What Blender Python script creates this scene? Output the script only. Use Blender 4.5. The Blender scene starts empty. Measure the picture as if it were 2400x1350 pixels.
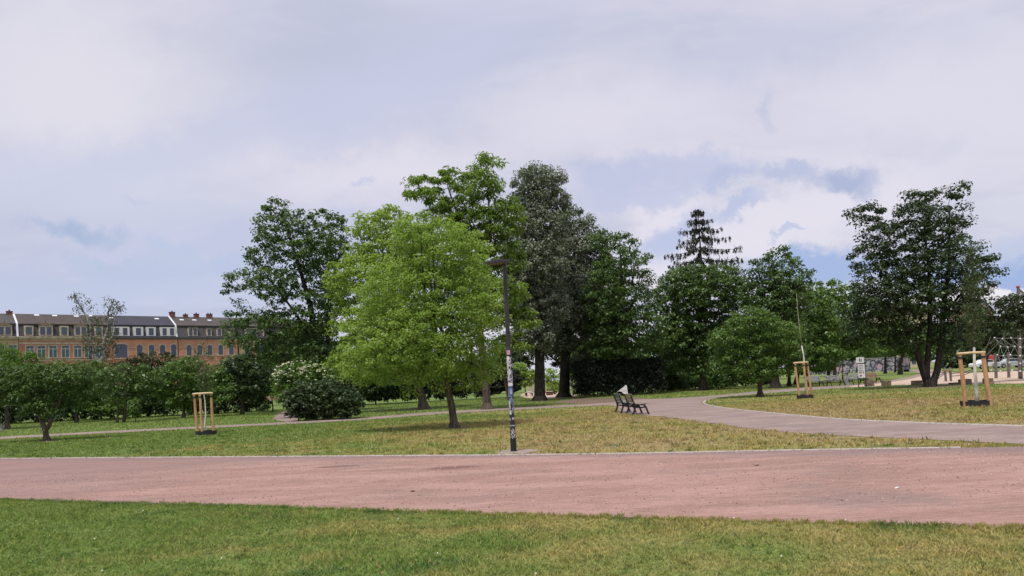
import bpy, bmesh, math, random
import numpy as np
from mathutils import Vector, Matrix
from mathutils.geometry import tessellate_polygon
R_ = math.radians
C = bpy.context.scene.collection
SC = bpy.context.scene

# ------------------------------------------------------------------ camera
CAM_H = 1.6
F_PX = 1746.0
ROLL = R_(2.84)
PITCH = R_(3.0)
HOR = 895.0                      # horizon height at the picture's middle column
SHY = (HOR - 675.0) / F_PX * 1.0 - math.tan(PITCH) / math.cos(ROLL)
Fw = Vector((0, math.cos(PITCH), math.sin(PITCH)))
R0 = Vector((1, 0, 0)); U0 = R0.cross(Fw)
Rt = R0 * math.cos(ROLL) - U0 * math.sin(ROLL)
Up = R0 * math.sin(ROLL) + U0 * math.cos(ROLL)
cam = bpy.data.cameras.new("camera"); camo = bpy.data.objects.new("camera", cam); C.objects.link(camo)
M = Matrix.Identity(4)
for i in range(3):
    M[i][0], M[i][1], M[i][2] = Rt[i], Up[i], -Fw[i]
M[2][3] = CAM_H
camo.matrix_world = M
cam.sensor_fit = 'HORIZONTAL'; cam.sensor_width = 36.0
cam.lens = 36.0 * F_PX / 2400.0
cam.shift_y = SHY * F_PX / 2400.0
cam.clip_start = 0.1; cam.clip_end = 5000
SC.camera = camo

def ray(px, py):
    return Fw + Rt * ((px - 1200) / F_PX) + Up * ((675 - py) / F_PX + SHY)
def gat(px, py, z=0.0):
    r = ray(px, py); t = (z - CAM_H) / r.z
    return Vector((r.x * t, r.y * t, z))
def dat(px, py, D):
    r = ray(px, py); t = D / r.y
    return Vector((r.x * t, D, CAM_H + r.z * t))

# ------------------------------------------------------------------ node helpers
class NT:
    def __init__(s, nt): s.nt = nt; s.n = nt.nodes; s.l = nt.links
    def node(s, typ, **kw):
        n = s.n.new(typ)
        for k, v in kw.items(): setattr(n, k, v)
        return n
    def put(s, sock, v):
        if isinstance(v, bpy.types.NodeSocket): s.l.new(v, sock)
        elif v is not None:
            if sock.type == 'RGBA' and len(v) == 3: v = (*v, 1)
            sock.default_value = v
    def math(s, op, a, b=None, c=None, clamp=False):
        n = s.node('ShaderNodeMath', operation=op, use_clamp=clamp)
        s.put(n.inputs[0], a)
        if b is not None: s.put(n.inputs[1], b)
        if c is not None: s.put(n.inputs[2], c)
        return n.outputs[0]
    def vmath(s, op, a, b=None):
        n = s.node('ShaderNodeVectorMath', operation=op)
        s.put(n.inputs[0], a)
        if b is not None: s.put(n.inputs[1], b)
        return n.outputs[0]
    def mix(s, f, a, b, mode='MIX'):
        n = s.node('ShaderNodeMix', data_type='RGBA', blend_type=mode)
        s.put(n.inputs['Factor'], f)
        ai = [i for i in n.inputs if i.name == 'A' and i.type == 'RGBA'][0]
        bi = [i for i in n.inputs if i.name == 'B' and i.type == 'RGBA'][0]
        s.put(ai, a); s.put(bi, b)
        return [o for o in n.outputs if o.type == 'RGBA'][0]
    def noise(s, vec, scale, detail=4, rough=.55, dist=0, col=False):
        n = s.node('ShaderNodeTexNoise'); s.put(n.inputs['Vector'], vec)
        n.inputs['Scale'].default_value = scale; n.inputs['Detail'].default_value = detail
        n.inputs['Roughness'].default_value = rough; n.inputs['Distortion'].default_value = dist
        return n.outputs['Color' if col else 'Fac']
    def ss(s, v, a, b, lo=0., hi=1.):
        n = s.node('ShaderNodeMapRange', interpolation_type='SMOOTHSTEP')
        s.put(n.inputs[0], v); n.inputs[1].default_value = a; n.inputs[2].default_value = b
        n.inputs[3].default_value = lo; n.inputs[4].default_value = hi
        return n.outputs[0]
    def mapping(s, vec, scale=(1, 1, 1), loc=(0, 0, 0), rot=(0, 0, 0)):
        n = s.node('ShaderNodeMapping'); s.put(n.inputs['Vector'], vec)
        n.inputs['Scale'].default_value = scale; n.inputs['Location'].default_value = loc
        n.inputs['Rotation'].default_value = rot
        return n.outputs[0]
    def comb(s, x, y, z):
        n = s.node('ShaderNodeCombineXYZ')
        for i, v in enumerate((x, y, z)): s.put(n.inputs[i], v)
        return n.outputs[0]
    def sep(s, v):
        n = s.node('ShaderNodeSeparateXYZ'); s.put(n.inputs[0], v); return n.outputs

# ------------------------------------------------------------------ sky
SUN_EL, SUN_AZ = R_(68), R_(-155)      # azimuth from +Y: high veiled sun behind the camera, a little left
w = bpy.data.worlds.new("World"); SC.world = w; w.use_nodes = True
W = NT(w.node_tree); W.n.clear()
sky = W.node('ShaderNodeTexSky', sky_type='NISHITA', sun_disc=False)
sky.sun_elevation = SUN_EL; sky.sun_rotation = SUN_AZ
tc = W.node('ShaderNodeTexCoord').outputs['Generated']
sx, sy, sz = W.sep(tc)
up = W.math('MAXIMUM', sz, 0.0)
yy = W.math('MAXIMUM', sy, 0.15)
A = W.math('DIVIDE', sx, yy); E = W.math('DIVIDE', sz, yy)
AE = W.comb(A, E, 0.0)
den = W.math('ADD', up, 0.22)
plane = W.comb(W.math('DIVIDE', sx, den), W.math('DIVIDE', sy, den), 0.0)
wob = W.vmath('SUBTRACT', W.noise(AE, 9.0, 8, .68, col=True), (.5, .5, .5))
wv = W.node('ShaderNodeVectorMath', operation='SCALE'); W.put(wv.inputs[0], wob); wv.inputs['Scale'].default_value = .13
AEd = W.vmath('ADD', AE, wv.outputs[0])
ad, ed, _ = W.sep(AEd)
# high thin overcast: lavender grey with soft streaks, whiter low down
n1 = W.noise(W.mapping(plane, (.55, 1.0, 1), rot=(0, 0, .35)), .75, 3, .5, .5)
n2 = W.noise(W.mapping(plane, (.8, 1.6, 1), (3, 1, 0), (0, 0, .5)), 1.9, 5, .55, .6)
n3 = W.noise(W.mapping(AE, (1.2, 3.2, 1)), 3.0, 7, .6, .4)
c = W.mix(W.ss(n1, .35, .62), (.535, .56, .715), (.735, .725, .83))
c = W.mix(W.math('MULTIPLY', W.ss(n2, .42, .68), .45), c, (.80, .765, .87))
c = W.mix(W.math('MULTIPLY', W.ss(n3, .47, .70), .5), c, (.53, .56, .72))
def blob(px, py, rx, ry, rot=0., soft=.5):
    r = ray(px, py); a0, e0 = r.x / r.y, r.z / r.y
    dx = W.math('SUBTRACT', ad, a0); dy = W.math('SUBTRACT', ed, e0)
    cr, sr = math.cos(rot), math.sin(rot)
    u = W.math('ADD', W.math('MULTIPLY', dx, cr * F_PX / rx), W.math('MULTIPLY', dy, sr * F_PX / rx))
    v = W.math('ADD', W.math('MULTIPLY', dx, -sr * F_PX / ry), W.math('MULTIPLY', dy, cr * F_PX / ry))
    d = W.math('SQRT', W.math('ADD', W.math('MULTIPLY', u, u), W.math('MULTIPLY', v, v)))
    return W.ss(d, 1.0 - soft, 1.0 + soft, 1, 0)
WHITE = (.83, .79, .88)
for b in [ # px, py, rx, ry, rot, soft, colour, strength
    (180, 200, 330, 200, -.3, .9, (.81, .785, .855), .8),
    (760, 250, 380, 75, .2, .8, (.595, .62, .80), .75), (1050, 120, 300, 110, .35, .8, (.60, .62, .80), .6),
    (1650, 170, 300, 60, .3, .9, (.62, .63, .79), .5), (2200, 90, 240, 60, .3, .9, (.66, .67, .80), .5),
    (150, 400, 330, 80, .05, .8, (.60, .635, .81), .6), (900, 400, 260, 60, .1, .8, WHITE, .7),
    (1420, 260, 260, 70, .1, .9, WHITE, .6), (2050, 250, 380, 90, .1, .9, (.78, .755, .86), .7),
    (450, 560, 380, 90, .0, .9, (.58, .63, .83), .5), (150, 690, 900, 55, .0, .9, (.50, .585, .80), .6),
    (1900, 500, 330, 55, .25, .6, WHITE, .85), (1560, 520, 90, 55, .5, .5, WHITE, .8),
    (1440, 400, 110, 45, .05, .5, (.53, .57, .77), .75), (1640, 400, 130, 40, -.1, .5, (.53, .57, .77), .7),
    (1500, 455, 170, 28, .05, .5, (.54, .58, .78), .7), (1700, 430, 60, 30, 0, .5, (.49, .54, .75), .7),
    (1570, 565, 90, 45, .6, .5, (.47, .54, .78), .8), (1725, 495, 70, 18, .25, .5, (.49, .55, .77), .8),
    (1965, 412, 64, 30, .1, .7, (.42, .48, .69), .9), (1840, 418, 60, 18, 0, .7, (.49, .54, .74), .8),
    (1795, 250, 18, 26, 0, .9, (.53, .57, .73), .6), (1802, 285, 14, 16, 0, .9, (.58, .61, .76), .4),
    (1845, 550, 40, 10, .3, .5, (.50, .56, .77), .7),
    (175, 532, 95, 20, -.15, .85, (.40, .50, .70), .85), (235, 605, 60, 16, -.25, .9, (.47, .56, .75), .6),
    (400, 590, 60, 22, -.5, .7, (.52, .59, .79), .6), (540, 605, 60, 18, .1, .7, (.48, .57, .80), .6),
    (320, 470, 40, 8, -.2, .6, (.56, .61, .79), .6), (850, 425, 34, 9, .2, .6, (.58, .62, .79), .7),
    (1930, 640, 190, 42, .0, .5, (.33, .45, .75), .85), (2330, 640, 190, 38, .1, .5, (.30, .43, .75), .85),
    (1900, 570, 170, 16, .1, .7, WHITE, .5), (2360, 680, 190, 22, .1, .4, (.90, .86, .92), .95),
    (2300, 590, 200, 30, .1, .8, (.52, .59, .80), .7), (1550, 640, 60, 50, .0, .6, WHITE, .8)]:
    c = W.mix(W.math('MULTIPLY', blob(*b[:6]), b[7]), c, b[6])
# below and at the far horizon a milky blue
c = W.mix(W.ss(sz, -.02, .05, .5, 0), c, (.55, .64, .84))
bg1 = W.node('ShaderNodeBackground'); W.put(bg1.inputs[0], sky.outputs[0]); bg1.inputs[1].default_value = .1
bg2 = W.node('ShaderNodeBackground'); W.put(bg2.inputs[0], c); bg2.inputs[1].default_value = .87
ms = W.node('ShaderNodeMixShader'); ms.inputs[0].default_value = .94
W.l.new(bg1.outputs[0], ms.inputs[1]); W.l.new(bg2.outputs[0], ms.inputs[2])
wo = W.node('ShaderNodeOutputWorld'); W.l.new(ms.outputs[0], wo.inputs[0])

sun = bpy.data.lights.new("sun", 'SUN'); suno = bpy.data.objects.new("sun", sun); C.objects.link(suno)
sun.energy = 3.1; sun.angle = R_(10); sun.color = (1, .95, .87)
sd = Vector((math.sin(SUN_AZ) * math.cos(SUN_EL), math.cos(SUN_AZ) * math.cos(SUN_EL), math.sin(SUN_EL)))
suno.rotation_euler = (-sd).to_track_quat('-Z', 'Y').to_euler(); suno.location = (0, 0, 60)
SC.view_settings.view_transform = 'Standard'; SC.view_settings.look = 'None'
SC.view_settings.exposure = 0.2; SC.view_settings.gamma = 1.0
SC.render.engine = 'CYCLES'
SC.cycles.max_bounces = 6; SC.cycles.diffuse_bounces = 3; SC.cycles.transmission_bounces = 3
SC.cycles.transparent_max_bounces = 6; SC.cycles.use_denoising = True

# ------------------------------------------------------------------ materials
MATS = {}
def pmat(name, col, rough=.7, spec=.3, metal=0, noise=None, bump=0, bscale=20):
    """plain surface with procedural wear: noise = (colour2, scale, lo, hi, stretch)"""
    if name in MATS: return MATS[name]
    m = bpy.data.materials.new(name); m.use_nodes = True; T = NT(m.node_tree)
    b = T.n['Principled BSDF']; b.inputs['Roughness'].default_value = rough
    b.inputs['Specular IOR Level'].default_value = spec; b.inputs['Metallic'].default_value = metal
    pos = T.node('ShaderNodeTexCoord').outputs['Object']
    if noise:
        c2, sc, lo, hi, st = noise
        f = T.ss(T.noise(T.mapping(pos, st), sc, 5, .6), lo, hi)
        T.put(b.inputs['Base Color'], T.mix(f, col, c2))
    else: b.inputs['Base Color'].default_value = (*col, 1)
    if bump:
        bn = T.node('ShaderNodeBump'); bn.inputs['Strength'].default_value = bump
        bn.inputs['Distance'].default_value = .02
        T.put(bn.inputs['Height'], T.noise(pos, bscale, 5, .6)); T.l.new(bn.outputs[0], b.inputs['Normal'])
    MATS[name] = m; return m

def leafmat(name, ca, cb, trans=.35, rough=.5, spec=.35, under=None):
    if name in MATS: return MATS[name]
    m = bpy.data.materials.new(name); m.use_nodes = True; T = NT(m.node_tree)
    b = T.n['Principled BSDF']; out = T.n['Material Output']
    at = T.node('ShaderNodeAttribute', attribute_name='tint').outputs['Fac']
    col = T.mix(at, ca, cb)
    if under:
        geo = T.node('ShaderNodeNewGeometry')
        col = T.mix(geo.outputs['Backfacing'], col, under)
    T.put(b.inputs['Base Color'], col); b.inputs['Roughness'].default_value = rough
    b.inputs['Specular IOR Level'].default_value = spec
    tr = T.node('ShaderNodeBsdfTranslucent')
    T.put(tr.inputs['Color'], T.mix(.5, col, tuple(min(1, x * y) for x, y in zip(cb, (1.5, 1.5, .7)))))
    mx = T.node('ShaderNodeMixShader'); mx.inputs[0].default_value = trans
    T.l.new(b.outputs[0], mx.inputs[1]); T.l.new(tr.outputs[0], mx.inputs[2]); T.l.new(mx.outputs[0], out.inputs[0])
    MATS[name] = m; return m

def barkmat(name, a, b_, sc=9, st=(1, 1, .25)):
    return pmat(name, a, .9, .15, 0, (b_, sc, .35, .65, st), .6, 14)
BARK = barkmat('bark', (.055, .042, .034), (.13, .105, .085))
BARKD = barkmat('dark_bark', (.022, .018, .016), (.06, .05, .042))
BARKR = barkmat('reddish_bark', (.10, .055, .045), (.17, .11, .09))
BIRCH = barkmat('birch_bark', (.46, .42, .38), (.07, .06, .055), 3, (1, 1, 2.2))
SAPB = pmat('painted_stem', (.66, .66, .60), .8, .2, 0, ((.36, .34, .28), 9, .5, .75, (1, 1, .6)), .3, 20)
SAPG = pmat('young_stem', (.34, .35, .24), .8, .2, 0, ((.22, .20, .14), 9, .4, .7, (1, 1, .6)))

def grass_color(T, pos):
    x, y, z = T.sep(pos)
    n_big = T.noise(pos, .16, 3, .55); n_mid = T.noise(T.mapping(pos, (1, 1.5, 1)), .75, 4, .6)
    n_sm = T.noise(pos, 5.5, 3, .6)
    dry = T.math('ADD', T.ss(x, -12, 5, .02, .66), T.math('MULTIPLY', T.math('SUBTRACT', n_big, .5), 1.5))
    dry = T.math('ADD', dry, T.math('MULTIPLY', T.math('SUBTRACT', n_mid, .5), 1.5))
    # trampled centre of the middle lawn, fresh grass far left and near the camera
    dry = T.math('ADD', dry, T.math('MULTIPLY', T.math('MULTIPLY', T.ss(y, 14, 17), T.ss(y, 30, 38, 1, 0)), .30))
    dry = T.math('ADD', dry, T.ss(x, -16, -7, -.35, 0))
    dry = T.math('ADD', dry, T.ss(y, 6.5, 9, -.04, .04))
    dry = T.math('ADD', dry, T.ss(y, 38, 48, 0, -.35))
    f = T.ss(dry, .22, .95)
    col = T.mix(f, (.155, .225, .052), (.335, .285, .108))
    br = T.math('MULTIPLY', T.ss(T.math('ADD', dry, T.math('MULTIPLY', n_sm, .5)), 1.0, 1.4), .7)
    col = T.mix(br, col, (.37, .27, .155))
    cool = T.noise(T.mapping(pos, (1, 1, 1), (9, 4, 0)), .9, 5, .65)
    col = T.mix(T.ss(cool, .54, .70, 0, .75), col, (.055, .125, .032))
    col = T.mix(T.ss(n_sm, .56, .72, 0, .6), col, (.07, .11, .03))
    col = T.mix(T.ss(n_sm, .30, .42, .45, 0), col, (.24, .27, .075))
    return col, n_sm
def grassmat(name, blades):
    m = bpy.data.materials.new(name); m.use_nodes = True; T = NT(m.node_tree)
    b = T.n['Principled BSDF']; pos = T.node('ShaderNodeNewGeometry').outputs['Position']
    col, ns = grass_color(T, pos)
    b.inputs['Roughness'].default_value = .75; b.inputs['Specular IOR Level'].default_value = .2
    if blades:
        at = T.node('ShaderNodeAttribute', attribute_name='tint').outputs['Fac']
        col = T.mix(at, T.mix(1.0, col, (.50, .58, .5), 'MULTIPLY'), T.mix(1.0, col, (1.95, 1.8, 1.7), 'MULTIPLY'))
        col = T.mix(T.ss(at, .90, .91), col, (.42, .36, .15))
        tr = T.node('ShaderNodeBsdfTranslucent'); T.put(tr.inputs[0], col)
        mx = T.node('ShaderNodeMixShader'); mx.inputs[0].default_value = .35
        T.l.new(b.outputs[0], mx.inputs[1]); T.l.new(tr.outputs[0], mx.inputs[2])
        T.l.new(mx.outputs[0], T.n['Material Output'].inputs[0])
    else:
        f = T.noise(T.mapping(pos, (1, .55, 1)), 22, 4, .7)
        col = T.mix(T.ss(f, .38, .62), T.mix(1.0, col, (.62, .66, .6), 'MULTIPLY'), T.mix(1.0, col, (1.15, 1.12, 1.1), 'MULTIPLY'))
        spots = T.noise(T.mapping(pos, (1, .5, 1)), 3.2, 5, .75)
        col = T.mix(T.ss(spots, .62, .68, 0, .55), col, (.085, .095, .03))
        bn = T.node('ShaderNodeBump'); bn.inputs['Strength'].default_value = .9; bn.inputs['Distance'].default_value = .06
        T.put(bn.inputs['Height'], f); T.l.new(bn.outputs[0], b.inputs['Normal'])
    T.put(b.inputs['Base Color'], col)
    return m
GRASS, BLADE = grassmat('lawn', False), grassmat('grass_blades', True)

def gravelmat(name, c1, c2, c3, streak=(.45, 1.7, 1), rot=0.0, fine=60, damp=None):
    m = bpy.data.materials.new(name); m.use_nodes = True; T = NT(m.node_tree)
    b = T.n['Principled BSDF']; b.inputs['Roughness'].default_value = .92; b.inputs['Specular IOR Level'].default_value = .15
    pos = T.node('ShaderNodeNewGeometry').outputs['Position']
    a = T.noise(T.mapping(pos, streak, rot=(0, 0, rot)), .8, 6, .62, .3)
    a2 = T.noise(T.mapping(pos, (streak[0] * 1.2, streak[1] * 2.2, 1), (5, 2, 0), (0, 0, rot)), 1.6, 6, .7, .2)
    bb = T.noise(pos, .35, 3, .5)
    col = T.mix(T.ss(a, .36, .66), c1, c2)
    col = T.mix(T.ss(bb, .5, .72, 0, .8), col, c3)
    col = T.mix(T.ss(a2, .55, .75, 0, .35), col, tuple(x * .55 for x in c1))
    st2 = T.noise(T.mapping(pos, (1.6, 9, 1), rot=(0, 0, rot)), 2.2, 6, .72, .1)
    col = T.mix(T.ss(st2, .30, .70), T.mix(1., col, (.80, .79, .80), 'MULTIPLY'), T.mix(1., col, (1.17, 1.16, 1.14), 'MULTIPLY'))
    if damp: col = damp(T, pos, col)
    g = T.noise(pos, fine, 4, .75); g2 = T.noise(pos, fine * .28, 4, .7)
    col = T.mix(T.ss(g, .3, .7, 0, 1), T.mix(1., col, (.74, .74, .74), 'MULTIPLY'), T.mix(1., col, (1.24, 1.24, 1.24), 'MULTIPLY'))
    col = T.mix(T.ss(g2, .66, .70, 0, .5), col, tuple(x * .45 for x in c1))
    T.put(b.inputs['Base Color'], col)
    bn = T.node('ShaderNodeBump'); bn.inputs['Strength'].default_value = .5; bn.inputs['Distance'].default_value = .01
    T.put(bn.inputs['Height'], g); T.l.new(bn.outputs[0], b.inputs['Normal'])
    return m
def damp(T, pos, col):
    x, y, z = T.sep(pos); nn = T.noise(pos, .9, 5, .65); n2 = T.noise(T.mapping(pos, (.5, 1.5, 1)), .5, 4, .6)
    for px, py, rx, ry in ((1060, 1096, .62, .30), (790, 1094, .45, .22), (880, 1103, .9, .2)):
        p = gat(px, py); u = T.math('DIVIDE', T.math('SUBTRACT', x, p.x), rx); v = T.math('DIVIDE', T.math('SUBTRACT', y, p.y), ry)
        d = T.math('ADD', T.math('SQRT', T.math('ADD', T.math('MULTIPLY', u, u), T.math('MULTIPLY', v, v))), T.math('MULTIPLY', T.math('SUBTRACT', nn, .5), 1.6))
        col = T.mix(T.ss(d, .6, 1.25, .75 if rx < .8 else .35, 0), col, (.15, .085, .07))
    # trodden greyer margin along the far kerb and towards the left end
    a = gat(0, 1075); b_ = gat(2100, 1052); k = (b_.y - a.y) / (b_.x - a.x)
    e = T.math('SUBTRACT', y, T.math('ADD', a.y - k * a.x, T.math('MULTIPLY', x, k)))
    e = T.math('ADD', e, T.math('MULTIPLY', T.math('SUBTRACT', n2, .5), 3.0))
    col = T.mix(T.ss(e, -1.7, -.4, 0, .75), col, (.21, .155, .155))
    lf = T.math('ADD', x, T.math('MULTIPLY', T.math('SUBTRACT', n2, .5), 14))
    return T.mix(T.ss(lf, -11, -3.5, .6, 0), col, (.235, .155, .145))
REDG = gravelmat('red_gravel', (.29, .180, .152), (.378, .242, .208), (.245, .178, .160), rot=.02, damp=damp)
PATHG = gravelmat('mauve_gravel', (.245, .185, .17), (.32, .245, .225), (.215, .175, .165), (.6, 1.3, 1))
SAND = gravelmat('sand', (.46, .35, .27), (.56, .44, .35), (.42, .33, .27), (.5, 1.2, 1))
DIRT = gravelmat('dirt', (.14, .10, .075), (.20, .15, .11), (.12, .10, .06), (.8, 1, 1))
CONC = pmat('concrete', (.46, .41, .39), .9, .2, 0, ((.32, .29, .27), 6, .4, .7, (1, 1, 1)), .3, 40)

# ------------------------------------------------------------------ mesh helpers
def link(name, me, mat, parent=None):
    o = bpy.data.objects.new(name, me); C.objects.link(o)
    if mat is not None and not me.materials: me.materials.append(mat)
    if parent is not None: o.parent = parent
    return o
def mk(name, V, Fc, mat, parent=None, tint=None, smooth=False):
    V = np.asarray(V, dtype=np.float32); Fc = np.asarray(Fc, dtype=np.int32)
    me = bpy.data.meshes.new(name); n, k = Fc.shape
    me.vertices.add(len(V)); me.vertices.foreach_set('co', V.ravel())
    me.loops.add(n * k); me.loops.foreach_set('vertex_index', Fc.ravel())
    me.polygons.add(n); me.polygons.foreach_set('loop_start', np.arange(0, n * k, k, dtype=np.int32))
    me.polygons.foreach_set('loop_total', np.full(n, k, dtype=np.int32))
    if smooth: me.polygons.foreach_set('use_smooth', np.ones(n, dtype=bool))
    if tint is not None:
        a = me.attributes.new('tint', 'FLOAT', 'FACE'); a.data.foreach_set('value', np.asarray(tint, dtype=np.float32))
    me.update(calc_edges=True)
    return link(name, me, mat, parent)
def tag(o, label=None, cat=None, group=None, kind=None):
    if label: o['label'] = label
    if cat: o['category'] = cat
    if group: o['group'] = group
    if kind: o['kind'] = kind
    return o
def empty(name, loc=(0, 0, 0), rz=0, label=None, cat=None, group=None):
    o = bpy.data.objects.new(name, None); C.objects.link(o)
    o.location = loc; o.rotation_euler = (0, 0, rz); o.empty_display_size = .3
    return tag(o, label, cat, group)
def copy_tree(o, parent=None):
    c_ = o.copy(); C.objects.link(c_); c_.parent = parent
    for ch in list(o.children): copy_tree(ch, c_)
    return c_

class MB:
    def __init__(s): s.v = []; s.f = []
    def add(s, V, Fc):
        b = len(s.v); s.v += [tuple(p) for p in V]; s.f += [tuple(i + b for i in q) for q in Fc]; return s
    def box(s, c_, d, rz=0, M_=None):
        x, y, z = d[0] / 2, d[1] / 2, d[2] / 2
        P = [Vector((a * x, b * y, e * z)) for a in (-1, 1) for b in (-1, 1) for e in (-1, 1)]
        m = M_ or Matrix.Rotation(rz, 3, 'Z')
        P = [m @ p + Vector(c_) for p in P]
        return s.add(P, [(0, 1, 3, 2), (4, 6, 7, 5), (0, 4, 5, 1), (2, 3, 7, 6), (0, 2, 6, 4), (1, 5, 7, 3)])
    def tube(s, pts, rad, n=8, cap=True):
        pts = [Vector(p) for p in pts]; rad = rad if hasattr(rad, '__len__') else [rad] * len(pts)
        rings = []
        for i, p in enumerate(pts):
            t = (pts[min(i + 1, len(pts) - 1)] - pts[max(i - 1, 0)]).normalized()
            a = t.cross(Vector((.31, .92, .17))).normalized(); b = t.cross(a)
            rings.append([p + (a * math.cos(q) + b * math.sin(q)) * rad[i] for q in [2 * math.pi * k / n for k in range(n)]])
        V = [q for r_ in rings for q in r_]; Fc = []
        for i in range(len(pts) - 1):
            for k in range(n):
                Fc.append((i * n + k, i * n + (k + 1) % n, (i + 1) * n + (k + 1) % n, (i + 1) * n + k))
        if cap: Fc += [tuple(range(n))[::-1], tuple((len(pts) - 1) * n + k for k in range(n))]
        return s.add(V, Fc)
    def prism(s, poly, y0, y1, axis='y'):
        """poly in (x,z), extruded along y"""
        n = len(poly)
        V = [(x, y0, z) for x, z in poly] + [(x, y1, z) for x, z in poly]
        if axis == 'x': V = [(y, x, z) for x, y, z in V]
        Fc = [tuple(range(n)), tuple(range(n, 2 * n))[::-1]] + [(i, n + i, n + (i + 1) % n, (i + 1) % n) for i in range(n)]
        return s.add(V, Fc)
    def ball(s, c_, r, n=6, m=4, sc=(1, 1, 1)):
        V = []; Fc = []
        for j in range(m + 1):
            th = math.pi * j / m
            for i in range(n):
                ph = 2 * math.pi * i / n
                V.append((c_[0] + r * sc[0] * math.sin(th) * math.cos(ph), c_[1] + r * sc[1] * math.sin(th) * math.sin(ph), c_[2] + r * sc[2] * math.cos(th)))
        for j in range(m):
            for i in range(n): Fc.append((j * n + i, (j + 1) * n + i, (j + 1) * n + (i + 1) % n, j * n + (i + 1) % n))
        return s.add(V, Fc)
    def build(s, name, mat, parent=None, bevel=0, smooth=False):
        me = bpy.data.meshes.new(name); me.from_pydata(s.v, [], s.f); me.update()
        bm = bmesh.new(); bm.from_mesh(me); bmesh.ops.recalc_face_normals(bm, faces=bm.faces); bm.to_mesh(me); bm.free()
        if smooth: me.polygons.foreach_set('use_smooth', [True] * len(me.polygons))
        o = link(name, me, mat, parent)
        if bevel:
            md = o.modifiers.new('b', 'BEVEL'); md.width = bevel; md.segments = 2; md.limit_method = 'ANGLE'
        return o

# ------------------------------------------------------------------ ground
def smooth_px(pts, step=6, jit=0.0, seed=0):
    """Catmull-Rom through picture points dropped on the ground, sampled finely"""
    P = [gat(*p).to_2d() if not isinstance(p, Vector) else p.to_2d() for p in pts]; rnd = random.Random(seed); out = []
    for i in range(len(P) - 1):
        p0, p1, p2, p3 = P[max(i - 1, 0)], P[i], P[i + 1], P[min(i + 2, len(P) - 1)]
        n = max(2, int((p2 - p1).length / (.35 * step / 6)))
        n = min(n, 120)
        for k in range(n):
            t = k / n
            q = .5 * ((2 * p1) + (p2 - p0) * t + (2 * p0 - 5 * p1 + 4 * p2 - p3) * t * t + (3 * p1 - p0 - 3 * p2 + p3) * t ** 3)
            if jit: q = q + Vector((rnd.uniform(-jit, jit), rnd.uniform(-jit, jit)))
            out.append(q)
    out.append(P[-1]); return out
def sheet(name, poly, z, mat, **kw):
    V3 = [Vector((p.x, p.y, z)) for p in poly]
    tris = tessellate_polygon([V3])
    me = bpy.data.meshes.new(name); me.from_pydata([tuple(p) for p in V3], [], [tuple(t) for t in tris]); me.update()
    bm = bmesh.new(); bm.from_mesh(me); bmesh.ops.recalc_face_normals(bm, faces=bm.faces)
    if bm.faces and sum(f.normal.z for f in bm.faces) < 0: bmesh.ops.reverse_faces(bm, faces=bm.faces)
    bm.to_mesh(me); bm.free()
    return tag(link(name, me, mat), kind='structure')
def pip(P, poly):
    P = np.asarray(P); x, y = P[:, 0], P[:, 1]; ins = np.zeros(len(P), bool); n = len(poly)
    for i in range(n):
        a, b = poly[i], poly[i - 1]
        if a.y == b.y: continue
        cnd = ((a.y > y) != (b.y > y)) & (x < (b.x - a.x) * (y - a.y) / (b.y - a.y) + a.x)
        ins ^= cnd
    return ins

S = 900
g = mk('lawn_ground', [(-S, -60, 0), (S, -60, 0), (S, 1500, 0), (-S, 1500, 0)], [(0, 1, 2, 3)], GRASS)
tag(g, kind='structure')

V2 = lambda x, y: Vector((x, y))
def ext(a, b, d):      # continue the line a->b by d metres
    v = (b - a).normalized(); return b + v * d
# red gravel path
nl, nr = gat(0, 1170).to_2d(), gat(2400, 1238).to_2d()
near = [ext(nr, nl, 40), *smooth_px([(0, 1171), (300, 1180), (600, 1188), (900, 1197), (1200, 1206), (1500, 1214), (1800, 1222), (2100, 1230), (2400, 1238)], 3, .018, 1), ext(nl, nr, 40)]
far = smooth_px([(0, 1075), (300, 1073), (600, 1071), (900, 1069), (1200, 1067), (1500, 1063), (1800, 1057), (2100, 1052), (2400, 1047)], 3, .012, 2)
far = [ext(far[-1], far[0], 45)] + far + [ext(far[0], far[-1], 45)]
RED = near + far[::-1]
sheet('red_gravel_path', RED, .004, REDG)
# mauve path with its junction, running off to the far right and as a narrow path to the left
low = [(2470, 1046), (2400, 1042), (2200, 1032), (2000, 1023), (1850, 1014), (1750, 1004), (1650, 990), (1560, 978), (1500, 973), (1455, 968), (1446, 953),
       (1400, 951), (1300, 956), (1180, 962), (1000, 973), (870, 983), (700, 993), (500, 1003), (300, 1013), (170, 1020), (0, 1030), (-200, 1041)]
upp = [(-200, 1035), (0, 1024), (170, 1015), (300, 1008), (500, 998), (690, 989), (860, 978), (1000, 967), (1180, 957), (1300, 951), (1380, 947), (1440, 943), (1480, 937),
       (1560, 934), (1640, 930), (1720, 923), (1800, 915), (1900, 908), (1960, 904), (2040, 897), (2100, 889), (2140, 881), (2152, 875), (2140, 869.5), (2118, 867)]
rim = [(2180, 864.5), (2230, 876), (2200, 890), (2100, 903), (2000, 908), (1900, 914), (1830, 919), (1760, 925), (1700, 930), (1665, 936), (1650, 943), (1660, 950), (1700, 957), (1760, 964),
       (1850, 973), (1950, 982), (2080, 989), (2200, 994), (2300, 997), (2400, 1000), (2480, 1003)]
lowc, uppc, rimc = smooth_px(low, 6, .015, 3), smooth_px(upp, 6, .02, 4), smooth_px(rim, 6, 0, 5)
MAUVE = lowc + uppc + rimc
sheet('park_path', MAUVE, .008, PATHG)
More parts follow.
